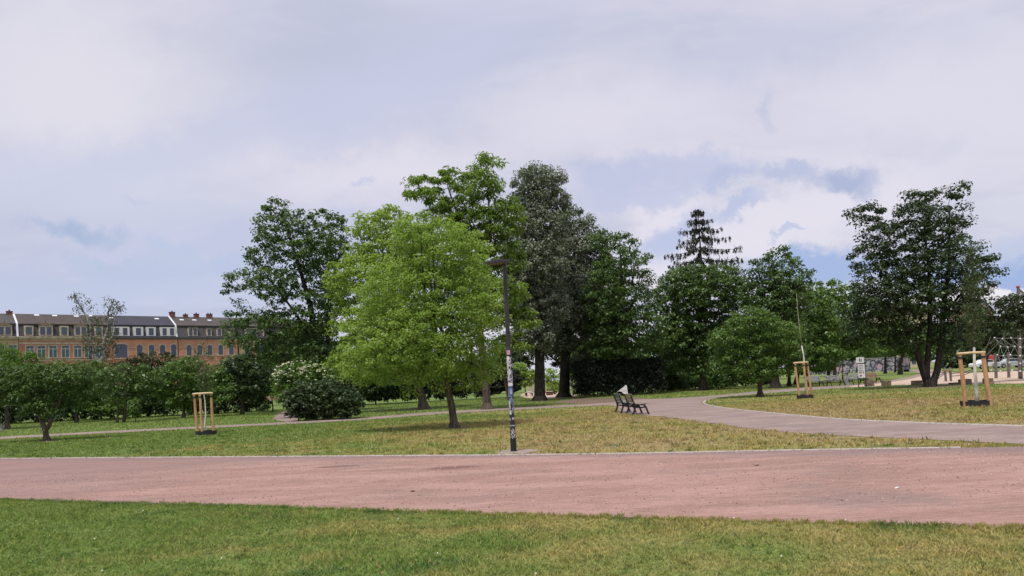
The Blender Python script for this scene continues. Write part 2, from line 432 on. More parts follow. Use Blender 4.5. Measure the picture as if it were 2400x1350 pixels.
# playground sand
sandp = [(2000, 907.5), (2080, 903.5), (2200, 901.5), (2320, 900), (2420, 899), (2600, 897), (2600, 862), (2400, 869), (2300, 873), (2190, 874), (2165, 880), (2130, 889), (2060, 899), (1995, 905)]
SANDP = smooth_px(sandp + sandp[:1], 6, .03, 6)[:-1]
sheet('playground_sand', SANDP, .012, SAND)
pl = [(1222, 931), (1250, 934), (1300, 933.5), (1345, 931), (1350, 926), (1300, 919), (1240, 920), (1220, 926)]
SAND2 = smooth_px(pl + pl[:1], 6, .05, 7)[:-1]
sheet('sand_pit', SAND2, .012, SAND)
strip = [(860, 952), (960, 948), (1100, 941), (1225, 934), (1225, 932), (1090, 937), (960, 944), (860, 948)]
dirt = [(1290, 945), (1340, 936), (1400, 933), (1480, 932), (1520, 935), (1460, 942), (1380, 947)]
DIRTP = smooth_px(dirt + dirt[:1], 6, .05, 8)[:-1]
sheet('worn_earth', DIRTP, .003, DIRT)
d2 = [(640, 983), (690, 991), (700, 978), (690, 968), (740, 958), (700, 957), (655, 968)]
D2 = smooth_px(d2 + d2[:1], 6, .05, 8)[:-1]
sheet('side_path', D2, .003, PATHG)
lp = gat(1204, 1058)
DISC = [V2(lp.x + .05 + .50 * math.cos(a) * (1 + .12 * math.sin(3 * a + 1) + .06 * math.sin(7 * a)), lp.y - .15 + .62 * math.sin(a) * (1 + .1 * math.sin(4 * a))) for a in [i * math.pi / 20 for i in range(40)]]
sheet('gravel_patch', DISC, .006, gravelmat('grey_gravel', (.27, .22, .19), (.34, .28, .24), (.22, .18, .15), (1, 1, 1)))

def ribbon(name, line, w_, h, mat, z0=0.0):
    V = []; Fc = []
    n = len(line)
    for i, p in enumerate(line):
        t = (line[min(i + 1, n - 1)] - line[max(i - 1, 0)]).normalized(); q = V2(-t.y, t.x) * w_ / 2
        for s_, z in ((-1, z0), (-1, z0 + h), (1, z0 + h), (1, z0)): V.append((p.x + s_ * q.x, p.y + s_ * q.y, z))
    for i in range(n - 1):
        for k in range(3): Fc.append((i * 4 + k, i * 4 + k + 1, i * 4 + 4 + k + 1, i * 4 + 4 + k))
    return tag(mk(name, V, Fc, mat), kind='structure')
fk = [p for p in smooth_px([(-400, 1077), (0, 1075), (300, 1073), (600, 1071), (900, 1069), (1200, 1067), (1500, 1063), (1800, 1057), (2100, 1052), (2250, 1049.5)], 12)]
ribbon('path_kerb', fk, .06, .022, CONC)
ribbon('lawn_kerb', rimc[9 * 3:], .09, .035, CONC)
nk = smooth_px([(-100, 1168), (0, 1171), (300, 1180), (520, 1186)], 12)
ribbon('near_kerb', nk, .05, .016, pmat('dark_edging', (.10, .085, .075), .9))

EARTH_SHADE = []  # brown sheets paint contact shade at trunk bases; bare ground under big maple
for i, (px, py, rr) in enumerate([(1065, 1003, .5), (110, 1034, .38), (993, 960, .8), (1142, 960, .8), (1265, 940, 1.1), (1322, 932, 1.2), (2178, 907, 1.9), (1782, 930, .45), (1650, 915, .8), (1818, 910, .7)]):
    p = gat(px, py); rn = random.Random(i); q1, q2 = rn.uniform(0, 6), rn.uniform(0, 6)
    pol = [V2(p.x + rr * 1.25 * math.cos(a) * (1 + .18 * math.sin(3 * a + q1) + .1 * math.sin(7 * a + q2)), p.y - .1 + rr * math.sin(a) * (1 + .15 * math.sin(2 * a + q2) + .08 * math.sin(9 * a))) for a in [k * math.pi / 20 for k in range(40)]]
    sheet('earth_shade', pol, .0025, DIRT); EARTH_SHADE.append(pol)
PATHS = EARTH_SHADE + [RED, MAUVE, SANDP, SAND2, DIRTP, D2, DISC]
rng = np.random.default_rng(7)
def blades(name, n, y0, y1, h, wd, xpad=2.0, dens_noise=True, seed=1):
    r = np.random.default_rng(seed)
    y = np.sqrt(r.uniform(y0 ** 2, y1 ** 2, n)); x = r.uniform(-1, 1, n) * (y * .73 + xpad)
    P = np.stack([x, y], 1); J = P + r.normal(0, .05, P.shape) * (1 if y0 < 12 else 2) + np.stack([np.zeros(n), .06 * np.sin(P[:, 0] * 3.1) * np.sin(P[:, 0] * 7.7 + 1) + .04 * np.sin(P[:, 0] * 17)], 1)
    k = np.ones(n, bool)
    for poly in PATHS: k &= ~pip(J, poly)
    P = P[k]; n = len(P)
    # clumpy height field
    hh = h * (.55 + .9 * r.random(n)) * (.85 + .3 * np.sin(P[:, 0] * 2.3 + np.sin(P[:, 1] * 1.9) * 2) * np.sin(P[:, 1] * 2.7 + P[:, 0]))
    an = r.uniform(0, 2 * np.pi, n); la = r.uniform(0, 2 * np.pi, n); lean = hh * r.uniform(.3, 1.6, n)
    ww = wd * r.uniform(.6, 1.3, n)
    b = np.stack([P[:, 0], P[:, 1], np.full(n, -.003)], 1)
    s_ = np.stack([np.cos(an), np.sin(an), np.zeros(n)], 1) * ww[:, None] / 2
    tip = b + np.stack([np.cos(la) * lean, np.sin(la) * lean, hh], 1)
    V = np.stack([b - s_, b + s_, tip], 1).reshape(-1, 3)
    return mk(name, V, np.arange(n * 3).reshape(-1, 3), BLADE, tint=r.random(n))
o = blades('grass_blades', 400000, 5.2, 14.2, .034, .012, 1.2, seed=1); tag(o, 'short mown green grass blades on the nearest lawn', 'grass', kind='stuff')
o = blades('grass_tufts', 280000, 12.6, 38, .05, .022, 3, seed=2); tag(o, 'short dry yellowish grass tufts on the middle lawns', 'grass', kind='stuff')
o = blades('far_grass', 120000, 34, 75, .07, .06, 3, seed=3); tag(o, 'green grass tufts on the far lawns under the trees', 'grass', kind='stuff')

def tufts(name, n, y0, y1, label, seed, h=.085, k=14, edge=False):
    r = np.random.default_rng(seed)
    if edge:
        ln = near[1:-1]; i = r.integers(0, len(ln), n); P = np.array([(ln[q].x, ln[q].y) for q in i]) + np.stack([r.uniform(-.2, .2, n), r.normal(-.03, .05, n)], 1)
    else:
        y = np.sqrt(r.uniform(y0 ** 2, y1 ** 2, n)); P = np.stack([r.uniform(-1, 1, n) * (y * .73 + 1), y], 1); ok = np.ones(n, bool)
        for poly in PATHS: ok &= ~pip(P, poly)
        P = P[ok]
    n = len(P); sc = r.uniform(.5, 1.25, n)
    ti = np.repeat(np.arange(n), k); m_ = n * k; s2 = sc[ti]
    b = np.zeros((m_, 3)); b[:, :2] = P[ti] + r.normal(0, .022, (m_, 2)) * s2[:, None] * (1 if y0 < 12 else 2.2)
    a = r.uniform(0, 6.28, m_); hh = h * s2 * r.uniform(.4, 1, m_); ln_ = hh * r.uniform(.2, .9, m_); an = r.uniform(0, 6.28, m_); ww = (.006 if y0 < 12 else .016) * r.uniform(.6, 1.3, m_)
    sd_ = np.stack([np.cos(an), np.sin(an), np.zeros(m_)], 1) * ww[:, None]
    tip = b + np.stack([np.cos(a) * ln_, np.sin(a) * ln_, hh], 1)
    V = np.stack([b - sd_, b + sd_, tip], 1).reshape(-1, 3)
    o = mk(name, V, np.arange(m_ * 3).reshape(-1, 3), BLADE, tint=np.clip(r.random(n)[ti] * .6 + .3 * r.random(m_), 0, .94)); tag(o, label, 'grass', kind='stuff')
tufts('edge_tufts', 900, 5, 14, 'uneven grass tufts hanging over the near edge of the red path', 31, .05, 14, True)
tufts('lawn_tufts', 2600, 5.2, 12, 'thicker uneven grass tufts in the nearest lawn', 32, .048, 14)
tufts('mid_tufts', 5200, 13, 34, 'thicker grass tufts scattered over the middle lawns', 33, .10, 10)
def pebbles(n, y0, y1, poly, r0, r1, mat, name, label, seed):
    r = np.random.default_rng(seed)
    y = np.sqrt(r.uniform(y0 ** 2, y1 ** 2, n)); x = r.uniform(-1, 1, n) * (y * .73 + 1)
    P = np.stack([x, y], 1); P = P[pip(P, poly)]; n = len(P)
    s_ = r0 + (r1 - r0) * r.random(n) ** 4
    base = np.array([(1, 0, 0), (-.5, .87, 0), (-.5, -.87, 0), (0, 0, .8)], float)
    V = base[None] * s_[:, None, None] * r.uniform(.6, 1.4, (n, 4, 1)); a = r.uniform(0, 6.28, n)
    ca, sa = np.cos(a)[:, None], np.sin(a)[:, None]
    Vx = V[:, :, 0] * ca - V[:, :, 1] * sa; Vy = V[:, :, 0] * sa + V[:, :, 1] * ca
    V = np.stack([Vx + P[:, :1], Vy + P[:, 1:], V[:, :, 2] + .004], 2).reshape(-1, 3)
    Fc = (np.arange(n)[:, None, None] * 4 + np.array([(0, 1, 3), (1, 2, 3), (2, 0, 3)])[None]).reshape(-1, 3)
    m = leafmat('pebble_stone', (.11, .08, .07), (.46, .34, .30), 0, .9, .1)
    o = mk(name, V, Fc, m, tint=np.repeat(r.random(n) ** 1.5, 3)); tag(o, label, 'pebbles', kind='stuff')
pebbles(30000, 8.6, 17.5, RED, .004, .017, None, 'pebbles', 'loose small pebbles scattered on the red gravel path', 5)
# clover flowers and leaf litter dots
def dots(n, seed):
    r = np.random.default_rng(seed); y = np.sqrt(r.uniform(5.5 ** 2, 36 ** 2, n)); x = r.uniform(-1, 1, n) * y * .7
    P = np.stack([x, y], 1); k = np.ones(n, bool)
    for poly in PATHS: k &= ~pip(P, poly)
    P = P[k]; m = MB()
    for p in P: m.ball((p[0], p[1], .045), .007 + .00025 * p[1], 5, 3)
    tag(m.build('clover_flowers', pmat('petal', (.75, .74, .66), .8)), 'tiny white clover flowers dotted over the lawns', 'flowers', kind='stuff')
dots(300, 9)

# ------------------------------------------------------------------ plants
def sample_lobes(rs, L, spacing, maxn, bias=.24):
    """Poisson-like clump centres inside a union of ellipsoids L = [(cx,cy,cz,rx,ry,rz)]"""
    L = np.asarray(L, float); vol = L[:, 3] * L[:, 4] * L[:, 5]
    N = int(min(maxn * 14, 9000)); idx = rs.choice(len(L), N, p=vol / vol.sum())
    d = rs.normal(size=(N, 3)); d /= np.linalg.norm(d, axis=1)[:, None]
    P = L[idx, :3] + d * L[idx, 3:] * (rs.random(N) ** bias)[:, None]
    acc = np.empty((maxn, 3)); k = 0; s2 = spacing * spacing
    for p in P:
        if p[2] < .15: continue
        if k == 0 or (((acc[:k] - p) ** 2).sum(1)).min() > s2:
            acc[k] = p; k += 1
            if k >= maxn: break
    return acc[:k]

def grow(rs, stems, clumps, step, rtip):
    """skeleton: given stems [(pts, r0, r1)], join every clump to the nearest wood"""
    pos = []; par = []; rad = []; base = []
    for pts, r0, r1, pj in stems:
        pts = [np.array(p, float) for p in pts]; prev = -1
        if pj is not None: prev = int(np.argmin([np.linalg.norm(q - pts[0]) for q in pos]))
        seg = sum(np.linalg.norm(b - a) for a, b in zip(pts, pts[1:])); acc = 0
        for i, (a, b) in enumerate(zip(pts, pts[1:])):
            ln = np.linalg.norm(b - a); n = max(1, int(ln / step))
            for k in range(n + (1 if i == len(pts) - 2 else 0)):
                t = k / n; pos.append(a + (b - a) * t + (rs.normal(0, .012 * step, 3) if len(pos) else 0)); par.append(prev); prev = len(pos) - 1
                rad.append(r0 + (r1 - r0) * ((acc + ln * t) / seg)); base.append(True)
            acc += ln
    nst = len(pos); P = np.empty((nst + len(clumps) * 12 + 10, 3)); P[:nst] = pos; n = nst
    d0 = np.linalg.norm(clumps[:, None] - P[None, :nst][:, :, :], axis=2).min(1) if len(clumps) else []
    lo = P[:nst, 2].max() * .28 if nst else 0
    for i in np.argsort(d0):
        c_ = clumps[i]; df = P[:n] - c_; dist = np.sqrt((df ** 2).sum(1)) + 1e-6
        cost = dist * (1 + 1.1 * np.clip(df[:, 2] / dist, 0, 1) + .3 * np.clip(-df[:, 2] / dist - .85, 0, 1))
        cost[:n][P[:n, 2] < lo] += 2.0
        j = int(np.argmin(cost)); a = P[j].copy(); ln = dist[j]; m = int(min(10, max(1, round(ln / step)))); prev = j
        for k in range(1, m + 1):
            t = k / m; q = a + (c_ - a) * t; q[2] += -.10 * ln * math.sin(math.pi * t) * .7
            if k < m: q += rs.normal(0, .06 * step, 3)
            P[n] = q; par.append(prev); rad.append(0); base.append(False); prev = n; n += 1
    cnt = np.zeros(n); ch = np.zeros(n, int)
    for i in range(n):
        if par[i] >= 0: ch[par[i]] += 1
    cnt[ch == 0] = 1
    for i in range(n - 1, -1, -1):
        if par[i] >= 0: cnt[par[i]] += cnt[i]
    r = np.array(rad, float); pipe = rtip * cnt ** .48
    for i in range(n):
        if not base[i]:
            p = par[i]; r[i] = min(pipe[i], .75 * r[p] if (p >= 0 and base[p]) else r[p] if p >= 0 else 1)
    return P[:n], np.array(par), np.maximum(r, rtip)

def wood_mesh(name, P, par, r, mat, parent, sides=6, flare=1.6):
    idx = np.where(par >= 0)[0]; a = P[par[idx]]; b = P[idx]; n = len(P)
    T = np.zeros((n, 3)); T[idx] = b - a
    roots = np.where(par < 0)[0]
    first = {}
    for i in idx:
        p = par[i]
        if p not in first or r[i] > r[first[p]]: first[p] = i
    for q in roots:
        if q in first: T[q] = P[first[q]] - P[q]
    T /= (np.linalg.norm(T, axis=1)[:, None] + 1e-9)
    ref = np.array([.31, .92, .17])
    V = []; Fc = []; big = r[idx] > np.median(r[idx]) * 1.5
    ang = 2 * np.pi * np.arange(sides) / sides; ca, sa = np.cos(ang), np.sin(ang)
    main = np.array([first[par[i]] == i for i in idx])
    Tb = T[idx]; nxt = np.array([T[first[i]] if i in first else T[i] for i in idx]); Tb = Tb + nxt; Tb /= (np.linalg.norm(Tb, axis=1)[:, None] + 1e-9)
    Ta = T[idx] + np.where(main[:, None], T[par[idx]], T[idx]); Ta /= (np.linalg.norm(Ta, axis=1)[:, None] + 1e-9)
    ra = np.where(main, r[par[idx]], np.minimum(r[idx] * 1.15, r[par[idx]])); rb = r[idx]
    zb = P[:, 2].min()
    ra = ra * np.where(a[:, 2] < zb + .05, flare, 1.0)
    def ring(c_, t, rr):
        u = np.cross(t, ref); u /= (np.linalg.norm(u, axis=1)[:, None] + 1e-9); v = np.cross(t, u)
        return c_[:, None] + (u[:, None] * ca[None, :, None] + v[:, None] * sa[None, :, None]) * rr[:, None, None]
    V = np.concatenate([ring(a, Ta, ra), ring(b, Tb, rb)], 1).reshape(-1, 3)
    k = np.arange(sides); q = np.stack([k, (k + 1) % sides, sides + (k + 1) % sides, sides + k], 1)
    Fc = (np.arange(len(idx))[:, None, None] * 2 * sides + q[None]).reshape(-1, 4)
    return mk(name, V, Fc, mat, parent, smooth=True)

def leaf_mesh(name, rs, centers, per, cr, size, aspect, mat, parent, flat=.6, droop=.2, upb=.7, ctr=None, ctint=.5):
    n = len(centers) * per; ci = np.repeat(np.arange(len(centers)), per)
    d = rs.normal(size=(n, 3)); d /= np.linalg.norm(d, axis=1)[:, None]
    crr = cr * (.55 + .8 * rs.random(len(centers)))
    off = d * (rs.random(n) ** .5)[:, None] * crr[ci][:, None]; off[:, 2] *= flat
    Cc = centers[ci] + off
    outw = off / (np.linalg.norm(off, axis=1)[:, None] + 1e-9)
    N = outw * .5 + rs.normal(0, .5, (n, 3)); N[:, 2] += upb; N /= np.linalg.norm(N, axis=1)[:, None]
    T = outw + rs.normal(0, .6, (n, 3)); T[:, 2] -= droop; T -= N * (T * N).sum(1)[:, None]; T /= (np.linalg.norm(T, axis=1)[:, None] + 1e-9)
    B = np.cross(N, T); L = size * rs.uniform(.5, 1.45, n); Wd = L / aspect
    L = L[:, None] / 2; Wd = Wd[:, None] / 2
    V = np.stack([Cc - T * L, Cc + B * Wd + N * Wd * .35 - T * L * .15, Cc + T * L - N * L * .25, Cc - B * Wd + N * Wd * .35 - T * L * .15], 1).reshape(-1, 3)
    ok = V.reshape(n, 4, 3)[:, :, 2].min(1) > .02
    V = V.reshape(n, 4, 3)[ok].reshape(-1, 3); n = int(ok.sum()); ci = ci[ok]
    lf = .5 + .5 * np.sin(centers[:, 0] * 1.3 + 2 * np.sin(centers[:, 2] * .9) + centers[:, 1] * .7)
    tint = np.clip((.3 * lf + .35 * rs.random(len(centers)))[ci] + .45 * rs.random(n) ** 1.6, 0, 1)
    return mk(name, V, np.arange(n * 4).reshape(-1, 4), mat, parent, tint=tint)

SPEC = { # ca, cb, trans, leaf aspect
    'bright': leafmat('bright_leaves', (.125, .215, .040), (.31, .44, .10), .48, .5, .3),
    'bright2': leafmat('yellow_green_leaves', (.14, .225, .036), (.31, .43, .09), .48, .5, .3),
    'locust': leafmat('locust_leaves', (.085, .15, .026), (.21, .31, .055), .45, .5, .3),
    'linden': leafmat('silver_linden_leaves', (.066, .098, .054), (.185, .230, .145), .24, .6, .3, (.19, .22, .165)),
    'maple': leafmat('maple_leaves', (.044, .086, .024), (.115, .190, .048), .28, .45, .4),
    'mapleb': leafmat('mid_green_leaves', (.060, .122, .026), (.140, .235, .050), .32, .45, .4),
    'dark': leafmat('dark_leaves', (.024, .045, .016), (.060, .098, .032), .22, .45, .4),
    'olive': leafmat('olive_leaves', (.032, .050, .018), (.075, .092, .032), .25, .5, .35),
    'fresh': leafmat('fresh_leaves', (.060, .125, .020), (.125, .215, .035), .38, .5, .35),
    'hedge': leafmat('yew_leaves', (.010, .017, .010), (.022, .032, .018), .08, .6, .25),
    'conifer': leafmat('needle_leaves', (.030, .038, .026), (.060, .066, .045), .10, .6, .2),
    'birch': leafmat('birch_leaves', (.055, .075, .040), (.11, .13, .075), .3, .5, .35),
    'sap': leafmat('sapling_leaves', (.045, .075, .028), (.09, .13, .045), .3, .5, .35),
}
def Pl(px, py, D, off):
    v = dat(px, py, D); return np.array((v.x - off[0], v.y - off[1], v.z))
NT_TREES = []
def tree(name, label, bx, D, lobes, mat, seed, sp=1.0, maxn=500, per=90, size=.17, aspect=1.5, cr=None, r0=.2, stems=None, bark=BARK,
         cat='tree', group='park trees', flat=.6, droop=.2, upb=.7, depth=.9, rtip=.012, by=None, bias=.24, crown='crown', trunk='trunk', jx=.35, top=.55):
    rs = np.random.default_rng(seed)
    if by is not None: D = gat(bx, by).y
    hy = HOR - math.tan(ROLL) * (bx - 1200)
    py0 = hy + CAM_H * F_PX / D
    b = gat(bx, py0); off = (b.x, b.y, 0)
    if seed in (13, 26): size *= 1.15; maxn = int(maxn * (1.3 if seed == 13 else 1.7)); sp *= (.94 if seed == 13 else .84)
    if seed in (13, 15, 16, 18, 19, 20, 23, 26): size *= .88; per = int(per * 1.28)
    if seed in (13, 26): pass
    elif seed not in (11, 35): size *= 1.15; maxn = int(maxn * 1.5); sp *= .88; per = int(per * 1.1)
    root = empty(name, (b.x, b.y, 0), 0, label, cat, group)
    L = []
    for l in lobes:
        c_ = Pl(l[0], l[1], D, off); rx, rz = l[2] * D / F_PX, l[3] * D / F_PX
        k_ = (.38 if seed in range(27, 34) else .30 if seed in (11, 12, 13) else .12) * (cr or sp * .92); rx = max(rx - k_, rx * .45); rz = max(rz - k_, rz * .45)
        dz = l[4] if len(l) > 4 else rs.uniform(-jx, jx) * rx
        c_[1] += dz; L.append((c_[0], c_[1], c_[2], rx, min(rx, rz * 1.3) * depth, rz))
    cl = sample_lobes(rs, L, sp, maxn, bias)
    st = []
    if stems is None:
        La = np.array(L); cen = (La[:, :3] * (La[:, 3] ** 2)[:, None]).sum(0) / (La[:, 3] ** 2).sum(); ztop = (La[:, 2] + La[:, 5]).max()
        zl = max((La[:, 2] - La[:, 5]).min(), .4)
        p1 = np.array((cen[0] * .08, 0, zl * .6)); p2 = np.array((cen[0] * .5, cen[1] * .5, zl + (ztop - zl) * .25)); p3 = np.array((cen[0], cen[1], zl + (ztop - zl) * top)) ; p4 = np.array((cen[0], cen[1], zl + (ztop - zl) * .85))
        st = [([np.zeros(3), p1, p2, p3, p4], r0, r0 * .15, None)]
        for l in L:
            if len(L) > 1: st.append(([p2 + (p3 - p2) * rs.random(), np.array(l[:3]) * .5 + p2 * .5 + np.array((0, 0, -.1 * l[5])), np.array(l[:3])], r0 * .38, r0 * .12, 1))
    else:
        for i, s_ in enumerate(stems):
            pts = [Pl(q[0], q[1], D, off) + np.array((0, q[2] if len(q) > 2 else 0, 0)) for q in s_[0]]
            if i == 0: pts[0] = np.zeros(3)
            st.append((pts, s_[1], s_[2], None if i == 0 or (len(s_) > 3 and s_[3] == 'root') else 1))
    P, par, r = grow(rs, st, cl, max(.25, sp * .6), rtip)
    wood_mesh(trunk, P, par, r, bark, root, 7)
    leaf_mesh(crown, rs, cl, per, (cr or sp * .92), size, aspect, SPEC[mat], root, flat, droop, upb)
    return root

# --- the bright trees in the middle
tree('lime_tree', 'bright green bushy tree with a straight slim trunk, just left of the lamp post', 1065, 0,
     [(1000, 560, 85, 60), (1050, 600, 105, 85), (950, 690, 115, 100), (1075, 720, 100, 105), (1000, 800, 130, 100), (1090, 850, 85, 75), (915, 830, 110, 75), (970, 890, 105, 40),
      (1130, 770, 55, 90), (870, 760, 70, 80), (850, 850, 60, 60), (1020, 700, 120, 130), (1145, 870, 45, 45), (960, 535, 22, 34), (1010, 515, 20, 34), (1048, 530, 18, 32), (920, 590, 25, 34), (1105, 600, 22, 38), (1160, 690, 22, 38), (1178, 760, 20, 40), (840, 800, 24, 30), (820, 880, 28, 22)],
     'bright', 11, sp=.44, maxn=1150, per=118, size=.088, aspect=1.35, r0=.155, by=1003, rtip=.006, bias=.33)
tree('maple_tree', 'yellow-green broad tree with a brown trunk, behind and left of the slim trunked tree', 993, 0,
     [(905, 535, 85, 50), (860, 590, 60, 45), (830, 660, 70, 70), (900, 640, 90, 90), (830, 760, 60, 85), (810, 850, 50, 45), (960, 600, 90, 90), (900, 780, 90, 90), (870, 860, 80, 45), (980, 840, 90, 60)],
     'bright2', 12, sp=.85, maxn=620, per=85, size=.17, aspect=1.4, r0=.30, by=960, rtip=.010)
tree('locust_tree', 'tallest tree with airy yellow-green feathery sprays behind the lamp head', 1142, 0,
     [(1000, 440, 55, 40), (1050, 430, 45, 45), (1105, 420, 40, 35), (1140, 385, 38, 28), (1130, 440, 50, 45), (1060, 490, 70, 50), (1160, 520, 65, 60), (1195, 500, 35, 40), (1110, 560, 80, 50),
      (1180, 600, 50, 50), (1200, 690, 42, 40), (1215, 745, 45, 32), (1195, 800, 40, 30), (1150, 700, 70, 80), (1100, 640, 60, 60)],
     'locust', 13, sp=.72, maxn=560, per=85, size=.30, aspect=3.4, r0=.26, by=960, flat=.5, droop=.8, rtip=.012,
     stems=[([(1142, 960), (1136, 880), (1125, 780), (1112, 650), (1085, 540), (1050, 440)], .27, .04), ([(1112, 650), (1150, 560), (1145, 470), (1140, 395)], .12, .03), ([(1125, 780), (1190, 640), (1190, 520)], .12, .03)])
tree('leaning_tree', 'thin reddish trunk leaning left behind the lamp post', 1192, 0, [(1165, 840, 30, 25), (1175, 810, 30, 25)], 'mapleb', 14, sp=.7, maxn=60, per=60, size=.16, r0=.15, by=937, bark=BARKR,
     stems=[([(1192, 937), (1183, 885), (1168, 830), (1160, 800)], .15, .05)])
# --- the silvery lindens
tree('silver_linden', 'tall column-shaped silvery dark green tree, highest right of the lamp', 1265, 0,
     [(1262, 430, 66, 45), (1265, 470, 70, 60), (1258, 540, 72, 60), (1250, 620, 80, 70), (1255, 710, 80, 70), (1240, 790, 60, 40)],
     'linden', 15, sp=.78, maxn=650, per=90, size=.175, aspect=1.35, r0=.45, by=940, flat=.8, droop=.5, rtip=.014,
     stems=[([(1265, 940), (1265, 860), (1262, 760), (1262, 640), (1260, 440)], .46, .06)], bark=BARKD)
tree('silver_linden', 'broad silvery dark green tree with drooping skirt, beside the column-shaped one', 1322, 0,
     [(1345, 535, 48, 50), (1330, 620, 80, 80), (1380, 600, 55, 68), (1350, 700, 105, 92), (1400, 760, 85, 65), (1415, 680, 45, 60), (1300, 790, 70, 50), (1360, 830, 55, 26), (1410, 690, 30, 45)],
     'linden', 16, sp=.85, maxn=700, per=90, size=.19, aspect=1.35, r0=.55, by=932, flat=.8, droop=.5, rtip=.014, bark=BARKD,
     stems=[([(1322, 932), (1324, 860), (1328, 790), (1340, 680), (1348, 560)], .52, .07), ([(1324, 860), (1290, 835), (1275, 820)], .12, .05), ([(1328, 790), (1380, 700), (1400, 640)], .2, .05)])
tree('robinia_tree', 'mid green tree with layered arching branches right of the silvery trees', 1475, 62,
     [(1420, 560, 50, 25), (1450, 570, 45, 30), (1490, 610, 38, 22), (1500, 650, 35, 20), (1440, 640, 60, 40), (1470, 700, 60, 40), (1480, 760, 70, 60), (1500, 800, 55, 45), (1440, 790, 70, 60), (1420, 700, 60, 70), (1450, 630, 60, 50), (1490, 720, 50, 60), (1530, 790, 30, 40)],
     'maple', 17, sp=.9, maxn=560, per=78, size=.20, aspect=1.8, r0=.3, droop=.4)
# --- right part
tree('round_maple', 'dense dark round-topped tree standing right of the benches by the path', 1650, 0,
     [(1640, 680, 95, 60), (1600, 700, 65, 80), (1700, 680, 60, 60), (1580, 790, 50, 70), (1640, 790, 90, 75), (1700, 790, 60, 70), (1640, 850, 80, 35), (1580, 850, 40, 30)],
     'maple', 18, sp=.9, maxn=720, per=80, size=.22, r0=.33, by=915, rtip=.014)
tree('poplar_tree', 'upright loose-topped green tree right of the conifer', 1818, 0,
     [(1778, 640, 26, 40), (1806, 622, 22, 36), (1832, 612, 24, 36), (1856, 624, 22, 36), (1880, 650, 22, 36), (1830, 670, 60, 48), (1800, 690, 50, 50), (1810, 700, 60, 60), (1860, 710, 40, 50), (1770, 690, 35, 50), (1840, 790, 60, 60)],
     'maple', 19, sp=.85, maxn=480, per=75, size=.21, r0=.36, by=910, bark=BARKD)
tree('orchard_tree', 'small spreading fresh green tree on the right lawn near the path bend', 1782, 0,
     [(1760, 760, 60, 38), (1720, 800, 55, 40), (1810, 790, 60, 40), (1770, 830, 80, 45), (1700, 850, 35, 30), (1840, 840, 40, 35), (1770, 870, 60, 28)],
     'mapleb', 20, sp=.55, maxn=560, per=80, size=.135, aspect=1.7, r0=.14, by=930, rtip=.007,
     stems=[([(1782, 930), (1781, 905), (1778, 880), (1760, 820), (1755, 770)], .17, .03), ([(1781, 905), (1790, 870), (1805, 820), (1815, 780)], .11, .03), ([(1781, 905), (1768, 868), (1730, 820)], .10, .03)])
tree('park_tree', 'fresh green leafy tree behind the bare whip sapling', 1866, 70,
     [(1900, 720, 55, 45), (1860, 770, 55, 45), (1930, 770, 50, 60), (1900, 830, 70, 35), (1900, 855, 60, 20), (1950, 850, 30, 16)], 'mapleb', 21, sp=.9, maxn=330, per=80, size=.22, r0=.2, bark=BARKD)
tree('park_tree', 'green tree between the bare whip sapling and the big dark tree', 1957, 78,
     [(1950, 700, 40, 40), (1980, 720, 40, 50), (1910, 690, 28, 30), (1950, 770, 60, 60), (1990, 790, 45, 45), (1970, 830, 50, 18), (2040, 815, 40, 22)], 'mapleb', 22, sp=1.0, maxn=330, per=80, size=.24, r0=.2)
tree('big_maple', 'biggest dark tree on the right with a forked trunk beside the playground', 2178, 0,
     [(2010, 505, 26, 20), (2045, 500, 30, 25), (2060, 560, 50, 50), (2030, 620, 48, 50), (2150, 475, 42, 30), (2195, 465, 40, 30), (2235, 450, 30, 26), (2140, 520, 50, 45), (2210, 530, 58, 50), (2180, 600, 75, 65),
      (2100, 620, 60, 60), (2060, 700, 75, 60), (2270, 600, 38, 28), (2310, 615, 38, 25), (2345, 632, 26, 16), (2260, 670, 60, 45), (2150, 700, 90, 60), (2240, 740, 65, 45), (2090, 770, 65, 40), (2020, 760, 45, 45), (2130, 795, 50, 28), (2235, 795, 50, 26), (2180, 750, 60, 40), (2185, 680, 60, 50), (2250, 485, 28, 10)],
     'dark', 23, sp=.72, maxn=900, per=78, size=.16, r0=.3, by=907, bark=BARKD, rtip=.010,
     stems=[([(2178, 908), (2168, 880), (2150, 825), (2125, 760), (2090, 680), (2060, 590)], .26, .05), ([(2176, 906), (2172, 870), (2176, 820), (2180, 760), (2178, 640), (2165, 520)], .2, .05, 'root'),
            ([(2182, 907), (2196, 870), (2206, 810), (2210, 740), (2225, 620), (2225, 500)], .22, .05, 'root'), ([(2210, 740), (2260, 680), (2310, 630)], .09, .03)])
tree('park_tree', 'dark tree reaching in from the right edge in front of the mast', 2490, 49,
     [(2330, 712, 30, 20), (2370, 712, 40, 24), (2420, 730, 60, 45), (2340, 745, 45, 22), (2400, 760, 60, 22), (2470, 760, 60, 50)], 'dark', 24, sp=.75, maxn=360, per=80, size=.17, r0=.2)
tree('park_tree', 'dark tree standing back between the big forked tree and the climbing net', 2310, 88,
     [(2290, 770, 50, 40), (2340, 790, 60, 35), (2400, 790, 60, 40), (2260, 800, 40, 30)], 'dark', 29924, sp=1.1, maxn=300, per=80, size=.26, r0=.25)
tree('park_tree', 'light green low tree seen between the forked trunks', 2110, 100,
     [(2080, 790, 60, 35), (2140, 800, 60, 35), (2040, 790, 45, 40), (2190, 790, 50, 35), (2230, 800, 45, 30)], 'mapleb', 25, sp=1.2, maxn=330, per=80, size=.3, r0=.25)
